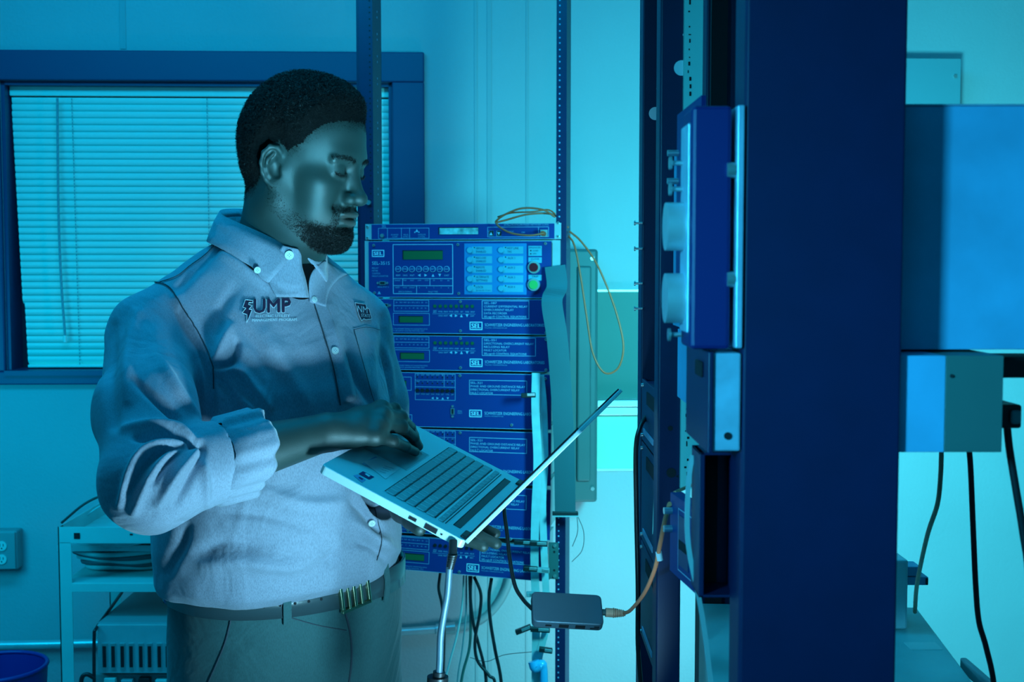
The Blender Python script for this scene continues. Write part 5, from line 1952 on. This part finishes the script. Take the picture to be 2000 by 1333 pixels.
# openings: sleeve mouths and the neck
dR = (wrR - elR).normalized()
dL = (wrL - elL).normalized()
C_.cone(cuffR + dR * .012, cuffR + dR * .09, .060, .060, k=.003, op='s')
C_.cone(cuffR - dR * .06, cuffR + dR * .08, .034, .042, k=.004, op='s')
C_.cone(cuffL + dL * .055, cuffL + dL * .09, .060, .060, k=.003, op='s')
C_.cone(cuffL - dL * .05, cuffL + dL * .08, .036, .040, k=.004, op='s')
C_.ell(bw(.082, -.002, 1.545), (.038, .022, .048), k=.005, op='s')
C_.cone(bw(-.005, 0, 1.535), bw(.005, 0, 1.62), .058, .070, k=.006, op='s')
Vs, Qs = C_.mesh(.0026, (-.66, 1.26, 1.02), (.02, 2.16, 1.64))
Vs = smooth_mesh(Vs, Qs, 3, .5)
Ns = vnormals(Vs, Qs)


def project(V):
    q = V - np.array(CAM)
    c, s__ = math.cos(PITCH), math.sin(PITCH)
    yc = q[:, 1] * c - q[:, 2] * s__
    zc = q[:, 1] * s__ + q[:, 2] * c
    return 1000 + F * q[:, 0] / yc, 666.5 - F * zc / yc


def camray_tree(V, Q):
    return BVHTree.FromPolygons([tuple(v) for v in V], [tuple(int(i) for i in q) for q in Q])


tree = camray_tree(Vs, Qs)


def onshirt(px, py, off=0.0, tr=None):
    d = ray(px, py).normalized()
    h = (tr or tree).ray_cast(CAM, d)
    if h[0] is None:
        return None, None
    n = h[1]
    if n.dot(d) > 0:
        n = -n
    return h[0] + n * off, n


# folds: (amplitude mm, width mm, pixel polyline)
FOLDS = [
    (8, 11, [(346, 585), (381, 660), (402, 720), (408, 770)]),
    (-9, 8, [(352, 612), (388, 680), (410, 745), (414, 800)]),
    (6, 12, [(268, 615), (250, 700), (250, 780)]),
    (-5, 12, [(222, 640), (214, 740), (222, 830)]),
    (5, 10, [(300, 690), (345, 760), (385, 820)]),
    (-7, 7, [(262, 745), (325, 800), (384, 853)]),
    (8, 9, [(246, 838), (300, 832), (350, 842), (384, 858)]),
    (-8, 6, [(262, 856), (320, 853), (376, 864)]),
    (8, 8, [(236, 985), (262, 905), (300, 873), (365, 866)]),
    (-7, 6, [(252, 965), (280, 915), (318, 884), (376, 870)]),
    (8, 8, [(262, 1000), (292, 935), (328, 892), (384, 872)]),
    (-7, 6, [(296, 945), (325, 905), (352, 884), (388, 872)]),
    (7, 9, [(310, 985), (345, 925), (388, 880)]),
    (-5, 7, [(345, 985), (370, 940), (392, 885)]),
    (-6, 7, [(368, 868), (392, 872), (398, 900)]),
    (5, 8, [(405, 985), (400, 930), (396, 890)]),
    (10, 10, [(422, 706), (437, 672), (450, 640)]),
    (-11, 8, [(422, 716), (452, 708), (461, 672)]),
    (7, 10, [(422, 724), (467, 725), (496, 758), (525, 795)]),
    (-7, 8, [(421, 738), (447, 764), (470, 800)]),
    (6, 13, [(440, 760), (480, 790), (500, 810)]),
    (-4, 12, [(460, 626), (506, 685), (522, 722)]),
    (4, 15, [(520, 650), (560, 720), (600, 790)]),
    (-4, 12, [(462, 560), (434, 600), (426, 650)]),
    (-5, 9, [(440, 470), (405, 500), (352, 560)]),
    (4, 9, [(430, 490), (470, 520), (520, 560)]),
    (-4, 8, [(455, 480), (495, 520), (560, 570)]),
    (4, 12, [(640, 600), (664, 690), (680, 780)]),
    (-7, 9, [(672, 695), (705, 750), (728, 790)]),
    (5, 10, [(735, 640), (752, 700), (765, 770)]),
    (-4, 8, [(748, 620), (744, 690), (752, 770)]),
    (-5, 14, [(390, 1080), (440, 1062), (520, 1070)]),
    (5, 14, [(400, 1105), (470, 1098), (560, 1108), (640, 1108)]),
    (-8, 18, [(600, 1120), (650, 1095), (640, 1080)]),
    (-6, 12, [(328, 1115), (352, 1065), (362, 1030)]),
    (8, 12, [(690, 1020), (730, 1048), (768, 1072)]),
    (-8, 10, [(690, 980), (720, 1008), (738, 1040)]),
    (-6, 9, [(705, 1060), (735, 1075), (750, 1095)]),
    (4, 12, [(520, 960), (600, 985), (680, 980)]),
    (-3, 10, [(440, 1000), (520, 1010), (600, 1030)]),
]
sx_, sy_ = project(Vs)
facing = (Ns * (np.array(CAM) - Vs)).sum(1) > 0
disp = np.zeros(len(Vs))
for amp, wd_, pts in FOLDS:
    best = np.full(len(Vs), 1e9)
    P_ = [(p.x, p.y) for p in catmull([Vector((a, c, 0)) for a, c in pts], 5)]
    tot = len(P_) - 1
    fade = np.zeros(len(Vs))
    for i in range(tot):
        a, c = P_[i], P_[i + 1]
        dx, dy = c[0] - a[0], c[1] - a[1]
        t = np.clip(((sx_ - a[0]) * dx + (sy_ - a[1]) * dy) / (dx * dx + dy * dy + 1e-9), 0, 1)
        dd = np.hypot(sx_ - a[0] - t * dx, sy_ - a[1] - t * dy)
        u = (i + t) / tot
        upd = dd < best
        best = np.where(upd, dd, best)
        fade = np.where(upd, np.sin(np.clip(u * .86 + .07, 0, 1) * math.pi) ** .5, fade)
    disp += facing * amp * .001 * 1.5 * fade * np.exp(-(best / wd_) ** 2)
# broad soft rumpling of the cloth
rum = np.array([noise.noise(Vector((v[0] * 13, v[1] * 13, v[2] * 9))) + .5 * noise.noise(Vector(v) * 30) for v in Vs])
disp += rum * .0034
Vs2 = Vs + Ns * disp[:, None]
Vs2 = smooth_mesh(Vs2, Qs, 1, .35)
shirt = part_np('shirt', Vs2, Qs, ['shirt'], man, 'grey-blue button-down shirt with rolled sleeves')
tree = camray_tree(Vs2, Qs)


def seam(pts, r_, m_, name, parent=shirt, off=.0014, n=40):
    P_ = catmull([Vector((a, c, 0)) for a, c in pts], 12)
    out = []
    for p in P_:
        q, nn_ = onshirt(p.x, p.y, off)
        if q is not None and (not out or (q - out[-1]).length < .04):
            out.append(q)
    if len(out) > 2:
        b = MB(); b.tube(out, r_, m_, 6, smooth=False); return b.build(name, parent)


seam([(436, 460), (405, 495), (372, 520), (345, 541), (312, 553)], .0007, 'seam', 'shoulder_seam')
seam([(268, 562), (298, 553), (330, 562), (360, 606), (392, 660), (414, 708), (419, 760)], .0008, 'seam', 'armhole_seam')
seam([(366, 1010), (372, 1060), (380, 1110), (388, 1142)], .0010, 'seam', 'side_seam')
seam([(375, 1010), (381, 1060), (388, 1110), (396, 1140)], .0006, 'seam', 'side_seam')
seam([(690, 645), (705, 700), (725, 770), (732, 790)], .0005, 'seam', 'pocket_seam')
seam([(690, 645), (715, 640), (740, 645)], .0004, 'seam', 'pocket_seam')


def strip_patch(left, right, name, m_, off=.0016, n=26, label=None, parent=shirt):
    """cloth strip lying on the shirt between two pixel polylines"""
    A_ = catmull([Vector((*p, 0)) for p in left], 8)
    Bq = catmull([Vector((*p, 0)) for p in right], 8)
    rows_ = []
    for i in range(n):
        t = i / (n - 1)
        a = A_[min(int(t * (len(A_) - 1)), len(A_) - 1)]
        c = Bq[min(int(t * (len(Bq) - 1)), len(Bq) - 1)]
        row = []
        for k in range(5):
            q, nn_ = onshirt(a.x + (c.x - a.x) * k / 4, a.y + (c.y - a.y) * k / 4, off)
            row.append(q)
        if all(r_ is not None for r_ in row):
            rows_.append(row)
    if len(rows_) < 2:
        return None
    b = MB()
    vs = [q for r_ in rows_ for q in r_]
    b.add(vs, [(i * 5 + k, i * 5 + k + 1, (i + 1) * 5 + k + 1, (i + 1) * 5 + k) for i in range(len(rows_) - 1) for k in range(4)], m_, True)
    o = b.build(name, parent, label)
    s__ = o.modifiers.new('s', 'SOLIDIFY'); s__.thickness = .0024; s__.offset = 0
    return o


strip_patch([(601, 560), (628, 640), (650, 715), (664, 790)], [(618, 548), (648, 625), (674, 700), (694, 780)], 'placket', 'shirt', off=.002)
seam([(600, 556), (627, 640), (649, 715), (663, 792)], .0008, 'seam', 'placket_edge', off=.0018)
seam([(711, 968), (716, 1010), (727, 1045), (724, 1080), (708, 1112)], .0011, 'seam', 'placket_edge', off=.0018)
seam([(725, 965), (738, 1020), (745, 1060), (735, 1095)], .0006, 'seam', 'placket_stitching', off=.001)


def shirt_button(px, py, r_, off=.003, tr=None, n_=None, c_=None):
    if c_ is None:
        c_, n_ = onshirt(px, py, off)
        if c_ is None:
            return
    b = MB()
    b.cyl(c_, c_ + n_ * .0022, r_, 'button', 20)
    b.cyl(c_ + n_ * .0022, c_ + n_ * .0026, r_ * .62, 'label', 16)
    e = n_.orthogonal().normalized(); g = n_.cross(e)
    for p, q in ((1, 1), (1, -1), (-1, 1), (-1, -1)):
        h = c_ + n_ * .0026 + (e * p + g * q) * r_ * .22
        b.cyl(h, h + n_ * .0002, r_ * .10, 'seam', 6)
    b.build('button', shirt)


shirt_button(653, 687, .0052)
shirt_button(611, 588, .0045)
shirt_button(725, 1020, .0050)

# collar: two leaves folded over the neck band
cb = bw(-.022, 0, 1.0)


def collar_ring(a, r_f, r_l, zz, fwd=0.0):
    """a = angle from the nape (0) to the front (+-180)"""
    return bw(-.012 + fwd - r_f * math.cos(a), r_l * math.sin(a), zz)


def lift(p, gap):
    c = bw(-.012, 0, p.z)
    for _ in range(6):
        d = float(C_.ev(np.array([p[:]], dtype=np.float32))[0])
        if d >= gap:
            break
        o = (p - c).normalized() * .7 + Vector((0, 0, .7))
        p = p + o.normalized() * (gap - d)
    return p


def leaf(side):
    rows_ = []
    n = 34
    for i in range(n + 1):
        t = i / n
        a = side * R(168 * t)
        # top fold line
        zt_ = 1.612 - .057 * t * t
        fr_ = .060 + .012 * t
        top_ = collar_ring(a, fr_, .063 - .002 * t, zt_, .012 * t)
        inner = collar_ring(a, fr_ - .004, .059 - .002 * t, zt_ - .012, .012 * t)
        # lower edge grows towards the point
        drop = .038 + .010 * sstep(.6, 1.0, t)
        back = 6 * t + 15 * float(sstep(.80, 1.0, t))
        flare = .010 + .010 * t
        low = collar_ring(a - side * R(back), fr_ + flare, .063 + flare + .004, zt_ - drop, .012 * t)
        midp = collar_ring(a, fr_ + flare * .35 + .002, .063 + flare * .35 + .002, zt_ - drop * .35 + .001, .012 * t)
        mid2 = collar_ring(a - side * R(back * .6), fr_ + flare * .75 + .001, .063 + flare * .75 + .003, zt_ - drop * .7, .012 * t)
        rows_.append([inner, top_ + Vector((0, 0, .0012)), lift(midp, .002), lift(mid2, .004), lift(low, .0035)])
    b = MB()
    vs = [q for r_ in rows_ for q in r_]
    b.add(vs, [(i * 5 + k, i * 5 + k + 1, (i + 1) * 5 + k + 1, (i + 1) * 5 + k) for i in range(n) for k in range(4)], 'shirt', True)
    return b, rows_


cf = {}
for side in (-1, 1):
    b, rows_ = leaf(side)
    o = b.build('collar_leaf', shirt)
    s__ = o.modifiers.new('s', 'SOLIDIFY'); s__.thickness = .0022; s__.offset = 0
    cf[side] = rows_
# collar band
b = MB()
vs = []
n = 44
for i in range(n + 1):
    t = i / n
    a = R(-165 + 330 * t)
    u = abs(a) / math.pi
    for zz, dr in ((1.602 - .066 * u * u, -.003), (1.555 - .052 * u * u, .004)):
        vs.append(collar_ring(a, .058 + .012 * u + dr, .060 + dr, zz, .012 * u))
b.add(vs, [(2 * i, 2 * i + 1, 2 * i + 3, 2 * i + 2) for i in range(n)], 'shirt', True)
o = b.build('collar_band', shirt)
s__ = o.modifiers.new('s', 'SOLIDIFY'); s__.thickness = .002; s__.offset = 0
btree = camray_tree(Vb, Qb)


def nearest_hit(px, py, off):
    best = None
    for tr in (tree, btree):
        q, nn_ = onshirt(px, py, 0, tr)
        if q is not None and (best is None or (q - CAM).length < (best - CAM).length):
            best = q
    return None if best is None else best + (CAM - best).normalized() * off


def facing(left, right, label):
    A_ = catmull([Vector((*p, 0)) for p in left], 6)
    Bq = catmull([Vector((*p, 0)) for p in right], 6)
    rows_ = []
    for a, c in zip(A_, Bq):
        row = [nearest_hit(a.x + (c.x - a.x) * k / 8, a.y + (c.y - a.y) * k / 8, .0035) for k in range(9)]
        if all(q is not None for q in row):
            rows_.append(row)
    for _ in range(3):
        for i in range(1, len(rows_) - 1):
            for k in range(9):
                m_ = (rows_[i - 1][k] + rows_[i + 1][k]) / 2
                rows_[i][k] = rows_[i][k].lerp(m_, .4)
    b = MB()
    vs = [q for r_ in rows_ for q in r_]
    b.add(vs, [(i * 9 + k, i * 9 + k + 1, (i + 1) * 9 + k + 1, (i + 1) * 9 + k) for i in range(len(rows_) - 1) for k in range(8)], 'shirt', True)
    o = b.build('front_facing', shirt, label)
    s__ = o.modifiers.new('s', 'SOLIDIFY'); s__.thickness = .0026; s__.offset = 0


facing([(552, 480), (538, 500), (526, 522), (522, 545), (540, 580)], [(582, 487), (588, 499), (589, 520), (597, 548), (603, 582)], None)
facing([(645, 503), (624, 516), (609, 532), (603, 556), (605, 590)], [(690, 535), (668, 540), (650, 556), (640, 575), (636, 600)], None)
tip = cf[-1][-3][4]
nrm_ = (CAM - tip).normalized()
shirt_button(0, 0, .0046, c_=tip + nrm_ * .004 + Vector((-.004, 0, .010)), n_=nrm_)
q, nn_ = onshirt(566, 500, .004)
shirt_button(0, 0, .0062, c_=nearest_hit(565, 499, .0055), n_=nrm_)


# rolled cuffs
def cuff(c, d, r_, name, tilt):
    b = MB()
    e = d.orthogonal().normalized(); g = d.cross(e)
    rs_ = random.Random(4)
    vs = []
    n = 96
    prof = [(-.040, .002), (-.034, .009), (-.012, .0095), (.012, .0105), (.017, .007), (.014, .001), (-.008, -.003)]
    for i in range(n):
        a = 2 * math.pi * i / n
        wv = .0028 * math.sin(3 * a + 1) + .0018 * math.sin(7 * a) + .0014 * math.sin(11 * a + 2) + .0008 * math.sin(17 * a)
        dirn = e * math.cos(a) + g * math.sin(a)
        for u, dr in prof:
            vs.append(c + d * (u + .6 * wv + tilt.dot(dirn)) + dirn * (r_ + dr * .8 + wv * (1 if dr > .0 else .3)))
    m_ = len(prof)
    b.add(vs, [(i * m_ + k, i * m_ + k + 1, ((i + 1) % n) * m_ + k + 1, ((i + 1) % n) * m_ + k) for i in range(n) for k in range(m_ - 1)], 'shirt', True)
    return b.build(name, shirt)


cuff(cuffR + dR * .004, dR, .0455, 'rolled_cuff', Vector((0, 0, .012)))
cuff(cuffL + dL * .045, dL, .0445, 'rolled_cuff', Vector((0, 0, 0)))


# embroidery, laid on the cloth
def emb(s_, x0, x1, yb0, yb1, cap, m_, name=None, b=None, off=.0016, bold=0):
    v, f, a, c, top_ = text_mesh(s_)
    H_ = text_mesh('H')[4]
    vs = []
    for p in v:
        u = (p[0] - a) / (c - a)
        px_ = x0 + (x1 - x0) * u
        py_ = yb0 + (yb1 - yb0) * u - p[1] / H_ * cap
        q, nn_ = onshirt(px_, py_, off)
        if q is None:
            return
        vs.append(q)
    b.add(vs, f, m_)


def poly_on(pts, m_, b, off=.0016):
    vs = [onshirt(*p, off)[0] for p in pts]
    if all(q is not None for q in vs):
        b.add(vs, [tuple(range(len(vs)))], m_)


def line_on(pts, m_, b, r_=.0005, off=.0016):
    out = []
    for i in range(len(pts) - 1):
        for k in range(6):
            t = k / 6
            q = onshirt(pts[i][0] * (1 - t) + pts[i + 1][0] * t, pts[i][1] * (1 - t) + pts[i + 1][1] * t, off)[0]
            if q is not None:
                out.append(q)
    q = onshirt(*pts[-1], off)[0]
    if q is not None:
        out.append(q)
    b.tube(out, r_, m_, 5, smooth=False)


b = MB()
for dx_, dy_ in ((-2, 0), (2, 0), (0, -2), (0, 2), (1.5, 1.5), (-1.5, -1.5), (1.5, -1.5), (-1.5, 1.5)):
    emb('UMP', 495.5 + dx_, 566 + dx_, 613 + dy_, 611 + dy_, 26, 'thread_white', b=b, off=.0016)
for k, (dx_, dy_) in enumerate(((-.9, 0), (.9, 0), (0, -.9), (0, .9))):
    emb('UMP', 495.5 + dx_, 566 + dx_, 613 + dy_, 611 + dy_, 26, 'thread_dark', b=b, off=.0024 + .0001 * k)
for dx_ in (0, .5):
    emb('ELECTRIC UTILITY', 499 + dx_, 565 + dx_, 621.5, 621, 5.6, 'thread_white', b=b)
    emb('MANAGEMENT PROGRAM', 492 + dx_, 578 + dx_, 629.5, 628, 5.6, 'thread_white', b=b)
bolt = [(479, 587), (494, 589), (493, 593), (486, 593), (485, 597), (492, 599), (486, 606), (492, 607), (482, 632), (482, 616), (473, 613), (480, 604), (474, 602)]
poly_on([bolt[0], bolt[1], bolt[2], bolt[3], bolt[4], bolt[12]], 'thread_dark', b)
poly_on([bolt[12], bolt[4], bolt[5], bolt[6], bolt[11]], 'thread_dark', b)
poly_on([bolt[11], bolt[6], bolt[7], bolt[8], bolt[9], bolt[10]], 'thread_dark', b)
line_on(bolt + [bolt[0]], 'thread_white', b, off=.0022)
b.build('chest_embroidery', shirt, 'embroidered lightning bolt and letters on his right chest')
b = MB()
st = [(691, 593), (712, 596), (714, 603), (718, 604), (724, 624), (712, 626), (708, 624), (704, 628), (699, 618)]
poly_on(st, 'thread_dark', b)
line_on(st + [st[0]], 'thread_white', b, off=.0022)
emb('NM', 696, 715, 610.5, 613, 12, 'thread_white', b=b, off=.0023)
emb('STATE', 703, 721, 620, 621.5, 6, 'thread_white', b=b, off=.0023)
b.build('chest_embroidery', shirt, 'small embroidered state emblem on his left chest')

# ---- trousers, belt, shoes
TM = BM @ Matrix.Translation(Vector((.006, .020, 0)))


def tw(x, y, z):
    return TM @ Vector((x, y, z))


T_ = SDF()
T_.loft([(.80, .0, .116, .160), (.90, .004, .130, .174), (1.00, .004, .134, .177), (1.06, .006, .133, .175), (1.112, .006, .126, .168)], TM, k=.02, pw=2.3)
for s_ in (-1, 1):
    T_.cone(tw(.0, s_ * .088, .86), tw(.012, s_ * .105, .48), .092, .070, k=.03)
    T_.cone(tw(.012, s_ * .105, .48), tw(-.01, s_ * .115, .06), .072, .062, k=.02)
    T_.cone(tw(-.01, s_ * .115, .07), tw(-.01, s_ * .115, -.05), .050, .050, k=.005, op='s')
Vt, Qt = T_.mesh(.0045, (-.62, 1.48, .01), (-.08, 2.08, 1.12))
Vt = smooth_mesh(Vt, Qt, 3, .5)
Nt = vnormals(Vt, Qt)
rum = np.array([noise.noise(Vector((v[0] * 8, v[1] * 8, v[2] * 5))) for v in Vt])
Vt = Vt + Nt * (rum * .004)[:, None]
trs = part_np('trousers', Vt, Qt, ['trouser'], man, 'dark trousers')
tre = camray_tree(Vt, Qt)
for pts, r_ in (([(455, 1180), (450, 1215), (440, 1255), (424, 1295), (402, 1345)], .0012), ([(672, 1190), (684, 1240), (686, 1290), (680, 1345)], .0016), ([(560, 1205), (620, 1222), (676, 1232)], .0008)):
    out = [onshirt(p.x, p.y, .0006, tre)[0] for p in catmull([Vector((a, c, 0)) for a, c in pts], 6)]
    out = [q for q in out if q is not None]
    b = MB(); b.tube(out, r_, 'seam', 6, smooth=False); b.build('trouser_seam', trs)


def waist(a, rr_, zz):
    c_, s__ = math.cos(a), math.sin(a)
    pw = 2.3
    m_ = (abs(c_ / (.130 + rr_)) ** pw + abs(s__ / (.1735 + rr_)) ** pw) ** (-1 / pw)
    return tw(.006 + m_ * c_, m_ * s__, zz)


b = MB()
n = 90
vs = []
for i in range(n):
    a = 2 * math.pi * i / n
    zz = 1.080 - .004 * math.cos(a)
    for dz, dr in ((-.018, .0015), (-.018, .0055), (.018, .0055), (.018, .0015)):
        vs.append(waist(a, dr + .001, zz + dz))
b.add(vs, [(i * 4 + k, i * 4 + (k + 1) % 4, ((i + 1) % n) * 4 + (k + 1) % 4, ((i + 1) % n) * 4 + k) for i in range(n) for k in range(4)], 'belt', True)
belt = b.build('belt', man, 'shiny dark leather belt')
ab = R(8)
pc = waist(ab, .009, 1.077)
tx = (waist(ab + .02, .009, 1.077) - pc).normalized()
nx_ = tx.cross(Vector((0, 0, 1))).normalized()
KM = Matrix(((tx.x, nx_.x, 0, pc.x), (tx.y, nx_.y, 0, pc.y), (0, 0, 1, pc.z), (0, 0, 0, 1))) @ Matrix.Rotation(R(-8), 4, 'Y')
b = MB(KM)
for q in ((-.026, .026, .018, .023), (-.026, .026, -.023, -.018), (-.026, -.021, -.018, .018), (.021, .026, -.018, .018), (-.004, .001, -.02, .02), (-.014, -.010, -.02, .02), (.008, .012, -.02, .02)):
    b.box(q[0], q[1], -.003, .003, q[2], q[3], 'buckle')
b.build('buckle', belt, 'polished metal buckle', bevel=.0012)
for k in range(5):
    a = R(-14 - 7.5 * k)
    c_ = waist(a, .0066, 1.077)
    o_ = waist(a, .02, 1.077)
    b = MB(); b.cyl(c_, c_ + (o_ - c_).normalized() * .0006, .0020, 'darkhole', 10); b.build('belt_hole', belt)
for a in (R(-33), R(-120), R(33), R(120), R(180)):
    c0, c1 = waist(a, .007, 1.104), waist(a, .007, 1.050)
    tt_ = (waist(a + .03, .007, 1.05) - waist(a - .03, .007, 1.05)).normalized()
    b = MB(); b.tube([c0, waist(a, .0095, 1.077), c1], 0, 'trouser', flat=(.0055, .0011, tt_)); b.build('belt_loop', trs)
for s_ in (-1, 1):
    Sh = SDF()
    Sh.ell((.045, s_ * .12, .045), (.15, .048, .04), k=.01, fr=BM)
    Sh.cone((-.03, s_ * .12, .05), (-.03, s_ * .12, .11), .045, .042, k=.03, fr=BM)
    Sh.ell((.03, s_ * .12, .012), (.165, .052, .012), k=.01, fr=BM)
    lo_ = BM @ Vector((.03, s_ * .12, .05))
    V_, Q_ = Sh.mesh(.006, (lo_.x - .25, lo_.y - .25, -.03), (lo_.x + .25, lo_.y + .25, .18))
    V_[:, 2] = np.maximum(V_[:, 2], .001)
    part_np('shoe', V_, Q_, ['black'], man)
